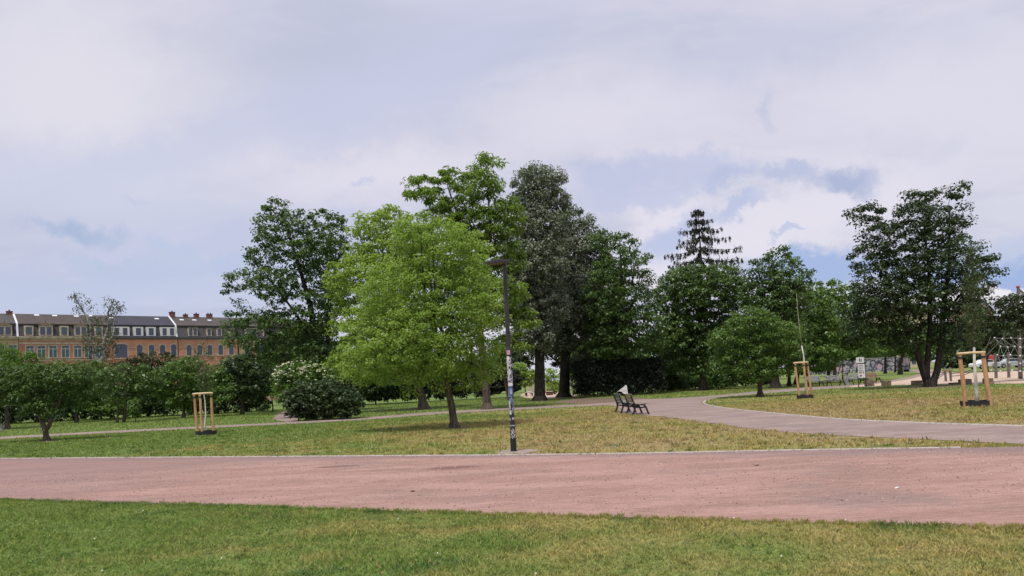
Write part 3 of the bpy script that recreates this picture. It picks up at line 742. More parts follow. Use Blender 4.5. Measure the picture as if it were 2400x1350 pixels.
# --- left part
tree('spreading_tree', 'tall loose-crowned dark tree left of the bright trees, sky showing through', 748, 56,
     [(645, 490, 32, 28), (640, 540, 45, 40), (700, 530, 50, 35), (760, 520, 45, 30), (795, 540, 25, 30), (740, 590, 80, 60), (620, 600, 45, 40), (570, 660, 38, 30), (545, 690, 22, 26), (650, 670, 60, 45),
      (760, 690, 60, 60), (700, 760, 90, 45), (600, 750, 55, 28), (560, 740, 36, 22), (560, 772, 36, 24), (600, 795, 45, 28), (545, 800, 26, 20), (640, 820, 80, 40), (740, 830, 60, 40), (800, 640, 30, 60)],
     'maple', 26, sp=.85, maxn=640, per=60, size=.20, aspect=1.5, r0=.34, bark=BARKD, rtip=.014,
     stems=[([(748, 955), (745, 880), (742, 820), (728, 720), (700, 620), (660, 500)], .34, .06), ([(745, 880), (768, 800), (772, 690), (765, 560)], .22, .05), ([(742, 820), (690, 730), (620, 640)], .14, .04), ([(745, 900), (700, 850), (640, 820)], .12, .05)])
tree('small_tree', 'low spreading dark green tree with a forked trunk on the near left lawn', 110, 0,
     [(60, 878, 60, 36), (120, 880, 70, 36), (180, 885, 50, 36), (40, 910, 60, 40), (120, 920, 90, 45), (190, 910, 45, 40), (0, 880, 40, 35), (100, 960, 60, 22), (235, 890, 22, 30)],
     'maple', 27, sp=.42, maxn=820, per=78, size=.105, aspect=1.7, r0=.12, by=1034, rtip=.006,
     stems=[([(108, 1034), (107, 1010), (98, 985), (80, 940), (60, 880)], .13, .03), ([(108, 1012), (120, 985), (140, 940), (160, 880)], .10, .025), ([(98, 985), (110, 930), (115, 860)], .06, .02)])
tree('park_tree', 'bright green tree at the left edge before the brick houses', 18, 0,
     [(10, 840, 50, 33), (50, 850, 42, 33), (-40, 842, 60, 48), (30, 890, 60, 50), (-30, 900, 60, 50)], 'fresh', 28, sp=.75, maxn=420, per=75, size=.18, r0=.16, by=1006)
tree('park_tree', 'dark green small tree right of the low spreading tree', 180, 62,
     [(190, 875, 60, 22), (150, 885, 50, 36), (215, 890, 55, 50), (180, 930, 60, 35)], 'maple', 29, sp=.85, maxn=300, per=75, size=.2, r0=.13)
tree('park_tree', 'dense green tree with thin pale stems in front of the dark blue roofed house', 290, 0,
     [(290, 875, 55, 26), (340, 876, 40, 26), (260, 890, 45, 35), (320, 900, 60, 40), (300, 935, 50, 22)], 'maple', 30, sp=.8, maxn=340, per=75, size=.19, r0=.10, by=990,
     stems=[([(290, 990), (294, 960), (300, 920), (300, 860)], .10, .03), ([(275, 990), (276, 950), (270, 900)], .08, .03, 'root')])
tree('park_tree', 'lighter green bushy tree behind the left staked sapling', 430, 60,
     [(400, 876, 40, 32), (450, 868, 50, 36), (500, 888, 40, 33), (380, 900, 45, 35), (440, 920, 75, 40), (520, 920, 35, 30)], 'mapleb', 31, sp=.75, maxn=400, per=75, size=.18, r0=.12)
tree('park_tree', 'dark rounded tree right of the left staked sapling', 568, 0,
     [(560, 862, 50, 35), (600, 866, 40, 33), (540, 880, 40, 40), (590, 900, 50, 40)], 'dark', 32, sp=.8, maxn=300, per=80, size=.2, r0=.14, by=972)
tree('park_tree', 'olive green scraggy treetop in front of the brick facade', 350, 95,
     [(345, 842, 50, 20), (390, 842, 35, 21), (300, 862, 50, 28), (420, 852, 30, 21), (350, 880, 80, 40)], 'olive', 33, sp=1.0, maxn=260, per=60, size=.26, r0=.14)
tree('young_tree', 'very small thin young tree at the lawn edge before the dark shrubs', 318, 0, [(318, 950, 12, 16), (314, 970, 14, 8)], 'mapleb', 34, sp=.3, maxn=30, per=40, size=.12, r0=.03, by=990, rtip=.006)
tree('birch_tree', 'ragged birch with pale twisted forked stems before the brick houses', 238, 92,
     [(178, 700, 14, 14), (190, 722, 14, 14), (205, 720, 10, 22), (215, 752, 22, 16), (212, 800, 16, 45), (262, 712, 16, 14), (275, 722, 16, 16), (258, 745, 12, 30), (262, 800, 16, 45), (240, 820, 20, 30), (235, 780, 10, 40)],
     'birch', 35, sp=.62, maxn=330, per=26, size=.26, aspect=2.6, r0=.2, bark=BIRCH, droop=1.4, flat=1.2, rtip=.02, bias=.4,
     stems=[([(238, 990), (236, 900), (233, 855), (220, 830), (213, 800), (212, 760), (190, 720), (172, 692)], .34, .05), ([(233, 855), (243, 835), (244, 800), (256, 760), (252, 735), (268, 700)], .26, .05), ([(244, 800), (262, 780), (270, 740), (290, 712)], .1, .03)])
# --- far fill behind everything
bk = [(690, 110, 745, 'olive', 'olive green tree mass far behind the tall loose-crowned tree'), (1160, 104, 800, 'dark', 'dark far tree behind the lamp post'),
      (1330, 112, 770, 'dark', 'dark far tree behind the twin silvery trunks'), (1420, 104, 800, 'fresh', 'bright far tree above the dark clipped hedge'),
      (1550, 110, 760, 'maple', 'far green tree left of the dense round tree'), (1740, 112, 740, 'maple', 'far green tree behind the small spreading tree'),
      (1890, 118, 760, 'maple', 'far green tree behind the row of slim trunks'), (2030, 160, 770, 'mapleb', 'far light green tree above the graffiti wall'),
      (2170, 165, 780, 'maple', 'far tree over the end of the graffiti wall'), (2290, 168, 742, 'dark', 'far dark tree behind the staked sapling on the right'), (2420, 160, 722, 'maple', 'far tree at the right edge behind the cars'),
      (980, 108, 790, 'dark', 'dark far tree behind the slim straight trunk'), (850, 108, 790, 'maple', 'far tree behind the dark round shrub'),
      (600, 100, 830, 'maple', 'far tree low behind the dark rounded tree'), (480, 96, 870, 'olive', 'far low tree behind the left staked sapling'), (130, 96, 855, 'maple', 'far treetop above the low spreading tree'), (20, 98, 860, 'maple', 'far tree behind the bright tree at the left edge')]
for i, (px, D, ty, m_, lb) in enumerate(bk):
    hy = HOR - math.tan(ROLL) * (px - 1200); h = hy - ty; rr = np.random.default_rng(100 + i)
    lo = [(px + rr.uniform(-50, 50), ty + h * f, rr.uniform(45, 70), h * .26) for f in (.28, .45, .6, .75)]
    tree('far_tree', lb, px, D, lo, m_, 60 + i, sp=1.35, maxn=230, per=62, size=.42, r0=.25, group='trees at the back of the park', rtip=.03)
# slim trunks between the benches and the wall
for i, (px, tx, by, r_, bk_, m_, lb) in enumerate([(1850, 1848, 906, .16, BARKD, 'maple', 'slim dark trunk right of the thick trunk by the right path'),
        (1960, 2010, 893, .07, BIRCH, 'birch', 'pale thin stem leaning right beside the bin'), (1975, 1978, 890, .07, BARK, 'mapleb', 'thin straight grey stem behind the benches'),
        (2075, 2078, 876, .2, BARKD, 'maple', 'dark straight trunk in front of the graffiti wall'), (1942, 1938, 892, .2, BARKD, 'maple', 'dark trunk behind the two left benches'), (2098, 2100, 873, .14, BARKD, 'maple', 'thin dark trunk near the end of the graffiti wall')]):
    tree('slim_tree', lb, px, 0, [(tx, 790, 28, 22), (tx - 12, 820, 22, 16), (tx + 14, 770, 20, 20)], m_, 200 + i, sp=1.0, maxn=60, per=55, size=.26, by=by, bark=bk_, group='slim trunked trees',
         stems=[([(px, by), (px + (tx - px) * .25, by - 45), (tx, 780)], r_, r_ * .4)], rtip=.02)

# --- conifer
def conifer(px, D, ptop, pb, label):
    rs = np.random.default_rng(77); b = gat(px, HOR - math.tan(ROLL) * (px - 1200) + CAM_H * F_PX / D); off = (b.x, b.y, 0)
    root = empty('conifer', (b.x, b.y, 0), 0, label, 'tree', 'park trees')
    H = Pl(px, ptop, D, off)[2]; zb = Pl(px, pb, D, off)[2]
    pos = [np.array((0, 0, z)) for z in np.linspace(0, H, 26)]; par = list(range(-1, 25)); r = [.32 * (1 - z / 27) + .02 for z in range(26)]
    cs = []
    z = H - .4
    while z > zb - 3:
        f = (H - z) / (H - zb); Lr = .3 + 5.0 * f ** .85; nb = 8
        a0 = rs.uniform(0, 6.28)
        for k in range(nb):
            a = a0 + 6.28 * k / nb + rs.uniform(-.2, .2); ln = Lr * rs.uniform(.65, 1.2); j = int(np.argmin([abs(p[2] - z) for p in pos[:26]]))
            prev = j; m = max(2, int(ln / .45))
            for q in range(1, m + 1):
                t = q / m; dz = -.42 * ln * t + .26 * ln * t ** 2.2 + rs.normal(0, .03)
                p = np.array((math.cos(a) * ln * t, math.sin(a) * ln * t, z + dz + .1))
                pos.append(p); par.append(prev); r.append(.045 * (1 - t) + .012); prev = len(pos) - 1
                if t > .15:
                    cs.append(p + rs.normal(0, .06, 3) - np.array((0, 0, .12 + .14 * t)))
        z -= .95 + .55 * f
    wood_mesh('trunk', np.array(pos), np.array(par), np.array(r), BARKD, root, 5)
    leaf_mesh('crown', rs, np.array(cs), 26, .24, .38, 4.6, SPEC['conifer'], root, 1.7, 3.0, .1)
conifer(1662, 92, 487, 610, 'pointed conifer with sparse drooping tiers rising above the dense round tree')

# --- shrubs and hedges
tree('elder_bush', 'elder shrub covered in flat white flower heads beside the dark shrub', 712, 48, [(700, 880, 55, 30), (740, 890, 45, 35), (670, 900, 32, 28), (710, 925, 60, 28)], 'mapleb', 40, sp=.5, maxn=360, per=70, size=.14, r0=.07,
     cat='shrub', group='shrubs', crown='foliage', trunk='stems')
tree('dark_shrub', 'large low dark green shrub by the narrow path in the centre left', 762, 0, [(715, 945, 50, 38), (770, 935, 60, 45), (815, 945, 40, 35), (740, 965, 70, 20), (800, 968, 45, 16), (700, 920, 25, 25)], 'dark', 41, sp=.42, maxn=520, per=75, size=.125, r0=.06, by=984,
     cat='shrub', group='shrubs', crown='foliage', trunk='stems')
def flowers(root_name, D, spots, n, seed, rad):
    root = [o for o in bpy.data.objects if o.name.startswith(root_name) and o.parent is None][-1]
    rs = np.random.default_rng(seed); cs = []
    off = (root.location.x, root.location.y, 0)
    for _ in range(n):
        s_ = spots[rs.integers(len(spots))]; a = rs.uniform(0, 6.28); c_ = Pl(s_[0], s_[1], D, off); rx, rz = s_[2] * D / F_PX, s_[3] * D / F_PX
        th = rs.uniform(-.1, 1.3)
        cs.append((c_[0] + rx * math.cos(a) * math.cos(th), c_[1] - abs(rx * math.sin(a) * math.cos(th)) * .95, c_[2] + rz * math.sin(th)))
    leaf_mesh('blossom', rs, np.array(cs), 12, .11, .085, 1.1, pmat('blossom', (.62, .64, .46), .8), root, .35, 0, 1.8)
flowers('elder_bush', 48, [(700, 880, 60, 35), (740, 890, 50, 38), (670, 900, 38, 34)], 120, 3, 1)
def hedge(name, label, x0, x1, ytop, D, mat, seed, depth=2.5, n=520, size=.16, per=46, cat='hedge', rough=.25):
    rs = np.random.default_rng(seed); a = dat(x0, ytop, D); b = dat(x1, ytop, D); hz = (a.z + b.z) / 2; ln = b.x - a.x
    root = empty(name, ((a.x + b.x) / 2, D, 0), 0, label, cat, 'hedges')
    P = np.stack([rs.uniform(-ln / 2, ln / 2, n), rs.uniform(-depth / 2, depth / 2, n), rs.uniform(.1, 1, n) ** .8 * hz], 1)
    f = rs.integers(0, 3, n); P[f == 0, 1] = -depth / 2; P[f == 1, 2] = hz * .97
    P += rs.normal(0, rough, P.shape) * np.array((.6, .6, .7)); P[:, 2] = np.clip(P[:, 2], .12, None)
    core = MB()
    for _ in range(36):
        x = rs.uniform(-ln / 2 * .95, ln / 2 * .95); y = rs.uniform(-depth * .3, depth * .3)
        core.tube([(x, y, 0), (x + rs.uniform(-.3, .3), y + rs.uniform(-.2, .2), hz * .5), (x + rs.uniform(-.5, .5), y + rs.uniform(-.3, .3), hz * .95)], [.04, .03, .012], 5)
    leaf_mesh('foliage', rs, P, per, .42, size, 1.6, SPEC[mat], root, .8, .1, .5)
hedge('yew_hedge', 'nearly black clipped hedge behind the benches at the junction', 1345, 1545, 852, 63, 'hedge', 50, n=900, per=60)
hedge('low_hedge', 'dark hedge under the bright trees, behind the narrow path', 790, 1215, 880, 78, 'hedge', 51, depth=3, n=1000, per=50, size=.22)
hedge('low_hedge', 'dark bushy hedge behind the trunk of the dense round tree', 1545, 1800, 868, 76, 'dark', 52, depth=3, n=700, per=50, size=.22, rough=.45)
hedge('low_hedge', 'dark distant hedge between the cars and the reddish house', 2200, 2560, 832, 140, 'dark', 54, depth=4, n=500, per=50, size=.45, rough=.8)
hedge('low_hedge', 'dark shrub row behind the lawn at the far left', -120, 640, 925, 70, 'dark', 53, depth=3, n=1900, per=46, size=.22, rough=.45)
for i, (px, D, lo, m_, lb) in enumerate([
        (1410, 72, [(1400, 830, 55, 30), (1450, 835, 45, 28), (1370, 850, 30, 25)], 'fresh', 'sunlit yellow-green shrub showing above the dark clipped hedge'),
        (1232, 84, [(1235, 885, 22, 22), (1215, 870, 22, 20)], 'bright2', 'pale blossoming shrub left of the thick silvery tree trunk'),
        (1300, 82, [(1298, 895, 16, 26), (1285, 880, 14, 14)], 'bright', 'bright green shrub between the two silvery tree trunks'),
        (1630, 73, [(1615, 890, 30, 18), (1650, 895, 25, 14)], 'mapleb', 'light green low shrub left of the round tree trunk'),
        (1684, 66, [(1690, 895, 22, 16), (1670, 905, 12, 8)], 'maple', 'little bushy shrub right of the round tree trunk'),
        (1520, 70, [(1550, 880, 40, 30), (1510, 860, 35, 30), (1580, 895, 30, 20)], 'maple', 'dark green shrub at the right end of the clipped hedge'),
        (640, 66, [(635, 900, 35, 30), (620, 870, 30, 30)], 'mapleb', 'fresh green shrub left of the flowering elder'),
        (270, 66, [(270, 955, 30, 20), (230, 950, 35, 22)], 'mapleb', 'low green shrub behind the thin pale stems'),
        (880, 74, [(880, 900, 50, 30), (930, 900, 40, 28)], 'dark', 'very dark shrub right of the large low shrub')]):
    tree('shrub', lb, px, D, lo, m_, 300 + i, sp=.6, maxn=170, per=60, size=.2, r0=.06, cat='shrub', group='shrubs', crown='foliage', trunk='stems')
flowers('shrub.001', 84, [(1235, 885, 26, 24), (1215, 870, 24, 20)], 60, 4, 1)

# ------------------------------------------------------------------ staked saplings
WOOD = pmat('stake_wood', (.50, .30, .16), .75, .25, 0, ((.36, .20, .10), 5, .4, .7, (1, 1, .35)), .3, 30)
WOODP = pmat('pale_wood', (.62, .48, .30), .75, .25, 0, ((.48, .34, .20), 6, .4, .7, (1, 1, 1)), .3, 30)
BLK = pmat('black_plastic', (.016, .018, .022), .5, .4)
def support(px, py, wpx, hpx, stakes, rails, label, th=1.0):
    b = gat(px, py); D = b.y; s_ = D / F_PX
    root = empty('tree_support', b, 0, label, 'tree support', 'timber tree supports')
    H = hpx * s_
    for (dx, dy, lean) in stakes:
        x = dx * s_; m = MB(); rs = random.Random(int(dx * 7 + 50)); pts = []
        for k in range(7): pts.append((x + lean * s_ * k / 6 + rs.uniform(-.008, .008), dy, H * k / 6 * .985))
        m.tube(pts, [q * th for q in (.058, .056, .054, .055, .053, .052, .05)], 12)
        m.build('stake', WOOD, root, smooth=False)
        t = MB(); t.tube([(x + lean * s_ * .93, dy, H * .905), (x + lean * s_ * .94, dy, H * .94)], (.0635 * th), 12); t.build('strap', BLK, root)
    for (x0, y0, x1, y1) in rails:
        m = MB(); m.tube([(x0 * s_, y0, H), (.5 * (x0 + x1) * s_, (y0 + y1) / 2, H + .012), (x1 * s_, y1, H + .004)], [.04, .044, .04], 10); m.build('rail', WOODP, root)
    Wd = wpx * s_; m = MB(); n = 26; r = Wd / 2
    V = []; 
    for k in range(n):
        a = 2 * math.pi * k / n; q = 1 + .05 * math.sin(3 * a)
        for rr, z in ((r * q, 0), (r * q, .19), (r * q * .97, .19), (r * q * .97, .05)): V.append((rr * math.cos(a), rr * math.sin(a) * .85, z + (0 if z == 0 else .012 * math.sin(5 * a))))
    Fc = []
    for k in range(n):
        for j in range(3): Fc.append((k * 4 + j, k * 4 + j + 1, ((k + 1) % n) * 4 + j + 1, ((k + 1) % n) * 4 + j))
    m.add(V, Fc); m.build('watering_ring', BLK, root)
    so = MB(); so.tube([(0, 0, .0), (0, 0, .06)], [r * .82, r * .82], 20); so.build('soil', DIRT, root)
    return root, D, s_, H
def sapling(px, py, path, r0, r1, bark, lobes, label, seed, upper=None, dy=.05, per=34, maxn=60, slim=.82):
    D = gat(px, py).y + dy; b = Vector(dat(px, py, D)); off = (b.x, D, 0)
    root = empty('sapling', (b.x, D, 0), 0, label, 'sapling', 'staked saplings')
    pts = [Vector(Pl(*q, D, off)) for q in path]; pts[0].z = 0.05
    m = MB(); n = len(pts); k = next((i for i, q in enumerate(path) if upper and q[1] <= upper), n - 1)
    rad = [r0 + (r1 - r0) * i / (n - 1) for i in range(n)]
    m.tube(pts[:k + 1], rad[:k + 1], 8); m.build('trunk', bark, root, smooth=True)
    if k < n - 1:
        m = MB(); m.tube(pts[k:], [q * slim for q in rad[k:]], 7); m.build('upper_stem', SAPG, root, smooth=True)
    if lobes:
        rs = np.random.default_rng(seed); L = []
        for l in lobes:
            c_ = Pl(l[0], l[1], D, off); L.append((*c_, l[2] * D / F_PX, l[2] * D / F_PX, l[3] * D / F_PX))
        cl = sample_lobes(rs, L, .17, maxn)
        P, par, r = grow(rs, [([np.array(q) for q in pts[max(0, k - 1):]], .02, .006, None)], cl, .15, .004)
        wood_mesh('twigs', P, par, r, BARK, root, 5, 1)
        leaf_mesh('crown', rs, cl, per, .14, .07, 2.0, SPEC['sap'], root, .9, .3, .5)
support(482, 1020, 48, 97, [(-16, -.10, -6), (0, -.30, -4), (20, -.05, -4)], [(-25, -.12, 21, -.08), (-22, -.10, 0, -.30), (-2, -.30, 20, -.08)], 'three timber stakes with a black ring round the left sapling')
sapling(481, 1018, [(480, 1016), (480, 995), (482, 970), (481, 945), (478, 925), (477, 890), (476, 850), (475, 800)], .034, .009, SAPB,
        [(476, 880, 22, 30), (475, 835, 22, 24), (476, 805, 14, 14), (480, 900, 22, 16)], 'thin leafy sapling with a white curved stem inside the left stakes', 5, 935, per=13, maxn=80)
support(1888, 934, 37, 84, [(-12, .12, -5), (2, -.25, -6), (18, .12, -6)], [(-21, .10, 14, .10), (-16, .1, 0, -.2), (12, .1, -2, -.2)], 'three timber stakes around the bare whip sapling near the path bend')
sapling(1890, 934, [(1889, 931), (1888, 900), (1886, 870), (1885, 850), (1883, 830), (1879, 810), (1874, 770), (1869, 720), (1867, 688)], .045, .012, SAPB, None, 'tall bare whip sapling with a pale stem inside the middle stakes', 6, 818)
support(2289, 952, 66, 124, [(-27, -.05, -5), (19, -.30, -8), (27, -.10, -6)], [(-40, -.08, 22, -.18), (-30, -.08, 12, -.32), (10, -.34, 22, -.08)], 'thick timber stakes with a black ring round the right sapling', 1.3)
sapling(2291, 951, [(2291, 950), (2289, 920), (2286, 880), (2284, 850), (2283, 814), (2281, 770), (2279, 700), (2276, 600), (2274, 560)], .066, .010, SAPB,
        [(2282, 740, 22, 40), (2280, 670, 24, 40), (2278, 610, 18, 40), (2276, 570, 10, 22), (2284, 790, 20, 24)], 'leafy sapling with a white painted stem inside the right stakes', 7, 815, per=24, maxn=230, slim=.4)

# ------------------------------------------------------------------ street lamp
def lamp():
    b = gat(1204, 1058); s_ = b.y / F_PX
    root = empty('street_lamp', b, 0, 'tall dark street lamp with a flat head and a sticker-covered pole beside the red path', 'street lamp')
    DK = pmat('lamp_metal', (.030, .027, .034), .45, .5, .3, ((.055, .05, .058), 12, .4, .7, (1, 1, .3)))
    MT = pmat('lamp_metal_low', (.012, .012, .014), .55, .4)
    H = 4.36
    m = MB(); m.tube([(0, 0, 0), (0, 0, .30)], [.069, .069], 20); m.build('base_sleeve', MT, root, smooth=False)
    m = MB(); m.tube([(0, 0, .30), (0, 0, 2.36)], [.060, .060], 20); m.build('lower_pole', DK, root, smooth=False)
    m = MB(); m.tube([(0, 0, 2.36), (0, 0, 2.42), (0, 0, H)], [.060, .050, .043], 20); m.build('upper_pole', DK, root, smooth=False)
    hM = Matrix.Rotation(R_(52), 3, 'Z') @ Matrix.Rotation(R_(0), 3, 'X')
    hd = MB(); hc = Vector((-.145, -.10, H + .03)); hd.box(hc, (.30, .46, .075), M_=hM); h = hd.build('lamp_head', DK, root, bevel=.012)
    g = MB(); g.box(hc + Vector((0, 0, -.04)), (.20, .33, .008), M_=hM); g.build('lamp_glass', pmat('lamp_glass', (.34, .27, .22), .25, .5), h)
    for k in range(3):
        f = MB(); f.box(hc + hM @ Vector((-.06 + .06 * k, 0, -.047)), (.012, .30, .006), M_=hM); f.build('lamp_rib', DK, h)
    # stickers and scribbles, curved to the pole (visible side faces -Y)
    def patch(z0, z1, a0, a1, r, mat, name='sticker'):
        m = MB(); n = 6; V = []; 
        for i in range(n + 1):
            a = R_(a0 + (a1 - a0) * i / n); V += [(r * math.sin(a), -r * math.cos(a), z0), (r * math.sin(a), -r * math.cos(a), z1)]
        m.add(V, [(i * 2, i * 2 + 2, i * 2 + 3, i * 2 + 1) for i in range(n)]); m.build(name, mat, root)
    zz = lambda py: (1058 - py) * s_
    cols = {'pink': (.62, .33, .42), 'white': (.68, .68, .70), 'blue': (.10, .17, .38), 'pale': (.42, .47, .56), 'violet': (.16, .14, .26)}
    cm = {k: pmat('sticker_' + k, v, .6, .3, 0, (tuple(x * .55 for x in v), 30, .45, .6, (1, 1, 1))) for k, v in cols.items()}
    for (y0, y1, a0, a1, c_) in [(832, 822, -60, 30, 'pink'), (846, 836, -50, -5, 'white'), (862, 848, -70, -42, 'white'), (858, 842, 20, 45, 'violet'), (880, 866, -30, 20, 'pale'), (905, 898, -60, 62, 'white'), (900, 868, 42, 60, 'white'),
                              (932, 909, -62, 40, 'blue'), (924, 914, -20, 25, 'pale'), (946, 934, -50, 15, 'blue'), (926, 912, 42, 66, 'violet'), (960, 940, -55, -25, 'white'), (972, 962, -55, -8, 'white'), (955, 936, 25, 50, 'violet'),
                              (986, 981, -62, -35, 'white'), (984, 979, 0, 55, 'pale'), (999, 996.5, -66, 66, 'pale'), (893, 884, -10, 30, 'violet')]:
        patch(zz(y0), zz(y1), a0, a1, (.0624 if zz(y1) < 2.36 else .0624), cm[c_])
    rs = random.Random(4)
    def scrib(y0, y1, n, mat, a0, a1, wd=.005):
        z0, z1 = zz(y0), zz(y1); m = MB()
        for _ in range(n):
            z = rs.uniform(z0, z1); a = rs.uniform(a0, a1); pts = []
            for k in range(rs.randint(4, 8)):
                a = max(a0 - 10, min(a1 + 10, a + rs.uniform(-28, 28))); z = max(z0, min(z1, z + rs.uniform(-.06, .06)))
                pts.append((.0615 * math.sin(R_(a)), -.0615 * math.cos(R_(a)), z))
            m.tube(pts, wd, 4)
        m.build('graffiti', mat, root)
    WG = pmat('white_paint', (.72, .72, .74), .5)
    scrib(906, 838, 34, WG, -45, 45); scrib(975, 938, 10, cm['pale'], 0, 50, .004); scrib(1034, 1004, 5, WG, -18, 25, .006); scrib(940, 912, 5, cm['pale'], -45, 20)
lamp()

# ------------------------------------------------------------------ benches
def bench_parts(root, slat, iron, L=1.7):
    """local: x along the bench, seat front towards -y"""
    for k, y in enumerate((-.22, -.11, 0, .11, .2)):
        pass
    m = MB()
    for k in range(4): m.box((0, -.235 + .125 * k, .445 + .006 * abs(k - 1.2)), (L, .105, .035))
    m.build('seat', slat, root, bevel=.006)
    m = MB(); T = Matrix.Rotation(R_(-14), 3, 'X')
    for k in range(3): m.box((0, .26 + .036 * k, .56 + .125 * k), (L, .03, .10), M_=T)
    m.build('backrest', slat, root, bevel=.006)
    for x in (-L * .42, L * .42):
        m = MB()
        m.tube([(x, .34, 0), (x, .27, .12), (x, .215, .28), (x, .225, .43), (x, .30, .62), (x, .365, .84)], [.045, .04, .042, .045, .036, .026], 6)
        m.tube([(x, -.34, 0), (x, -.29, .14), (x, -.235, .30), (x, -.17, .40), (x, -.05, .425), (x, .215, .41)], [.045, .04, .04, .04, .035, .035], 6)
        m.tube([(x, -.235, .33), (x, -.12, .30), (x, .05, .30), (x, .215, .33)], .03, 6)
        m.build('leg', iron, root)
IRON = pmat('cast_iron', (.016, .016, .017), .6, .4)
def bslat(n, c_, c2): return pmat(n, c_, .6, .35, 0, (c2, 7, .4, .62, (.4, 2, 1)))
OLDW = bslat('weathered_slats', (.34, .28, .25), (.15, .12, .10))
b1 = gat(1487, 973.5); b2 = gat(1463, 968.5); dv = (b2 - b1).normalized()
# seats face right (+x); bench axis runs away from the camera
ang = math.atan2(dv.y, dv.x)
def near_bench(c_, lab, slat):
    r = empty('park_bench', c_, ang, lab, 'bench', 'benches at the junction')
    bench_parts(r, slat, IRON, 1.55); return r
A1 = b1 + Vector((.28, 0, 0)) + dv * .78
near_bench(A1, 'dark bench seen end-on with pale slatted seat, nearer of the two at the junction', OLDW)
A2 = A1 + dv * 1.95 + Vector((-.12, 0, 0))
r2 = near_bench(A2, 'dark graffitied bench with a white sheet above its backrest, at the junction', bslat('tagged_slats', (.07, .085, .08), (.20, .23, .24)))
m = MB(); q = Matrix.Rotation(ang + math.pi, 3, 'Z')
bp = A2 + q @ Vector((.15, .42, .80))
tri = [(-.26, .10), (.20, .42), (.24, .40), (.27, -.01), (.10, .02), (-.02, .14), (-.16, .16)]
qq = Matrix.Rotation(R_(8), 3, 'Z')
mm = MB(); mm.prism([(x, z) for x, z in tri], -.008, .008)
wb = mm.build('cardboard_sheet', pmat('scribbled_card', (.62, .60, .58), .85, .1, 0, ((.10, .10, .11), 16, .56, .60, (1, 1, 1))), None)
wb.location = dat(1458, 925, A2.y - .55); wb.rotation_euler = (R_(-6), 0, R_(8)); wb.location.z = .80
tag(wb, 'torn white scribbled cardboard sheet stuck up on a bench backrest', 'cardboard')
# path-side benches on the right, facing the camera
WGREY = bslat('grey_slats', (.30, .30, .31), (.16, .16, .16)); WRED = bslat('reddish_slats', (.30, .15, .11), (.17, .09, .07)); WTAG = bslat('scribbled_slats', (.36, .36, .35), (.08, .08, .09)); WBLU = bslat('bluish_slats', (.17, .17, .24), (.28, .27, .30))
for px, py, w_, sl, lab in [(1912, 906.5, 36, WBLU, 'bluish grey bench partly hidden behind the middle stakes, first of the row'), (1959, 905, 41, WTAG, 'grey scribbled bench left of the litter bin in the row of four'),
                           (2008, 901.5, 36, WGREY, 'pale grey bench right of the litter bin, behind the notice board'), (2045, 898.5, 38, WRED, 'reddish-backed bench at the right end of the row of four')]:
    p = gat(px, py); r = empty('park_bench', p, R_(12), lab, 'bench', 'benches along the right path'); bench_parts(r, sl, IRON, w_ * p.y / F_PX)
# litter bins
def bin_(p, h, rad, lab):
    r = empty('litter_bin', p, 0, lab, 'litter bin')
    m = MB(); m.tube([(0, 0, .03), (0, 0, h * .78)], [rad * .92, rad], 14); m.build('body', pmat('bin_steel', (.26, .26, .28), .5, .4, .2, ((.50, .50, .50), 5, .48, .58, (1, 1, .6))), r, smooth=False)
    m = MB(); m.tube([(0, 0, h * .88), (0, 0, h * .96), (0, 0, h)], [rad * 1.06, rad * .9, rad * .3], 14); m.build('lid', BLK, r)
    for a in (0.5, 2.6, 4.7): m = MB(); m.tube([(rad * .85 * math.cos(a), rad * .85 * math.sin(a), h * .74), (rad * .85 * math.cos(a), rad * .85 * math.sin(a), h * .9)], .012, 5); m.build('lid_post', BLK, r)
    return r
bin_(gat(1985.5, 902.5), 1.0, .16, 'grey round litter bin between the two pairs of benches on the right')
bin_(gat(-3, 1012), .55, .28, 'grey bin cut off by the left edge of the photo')

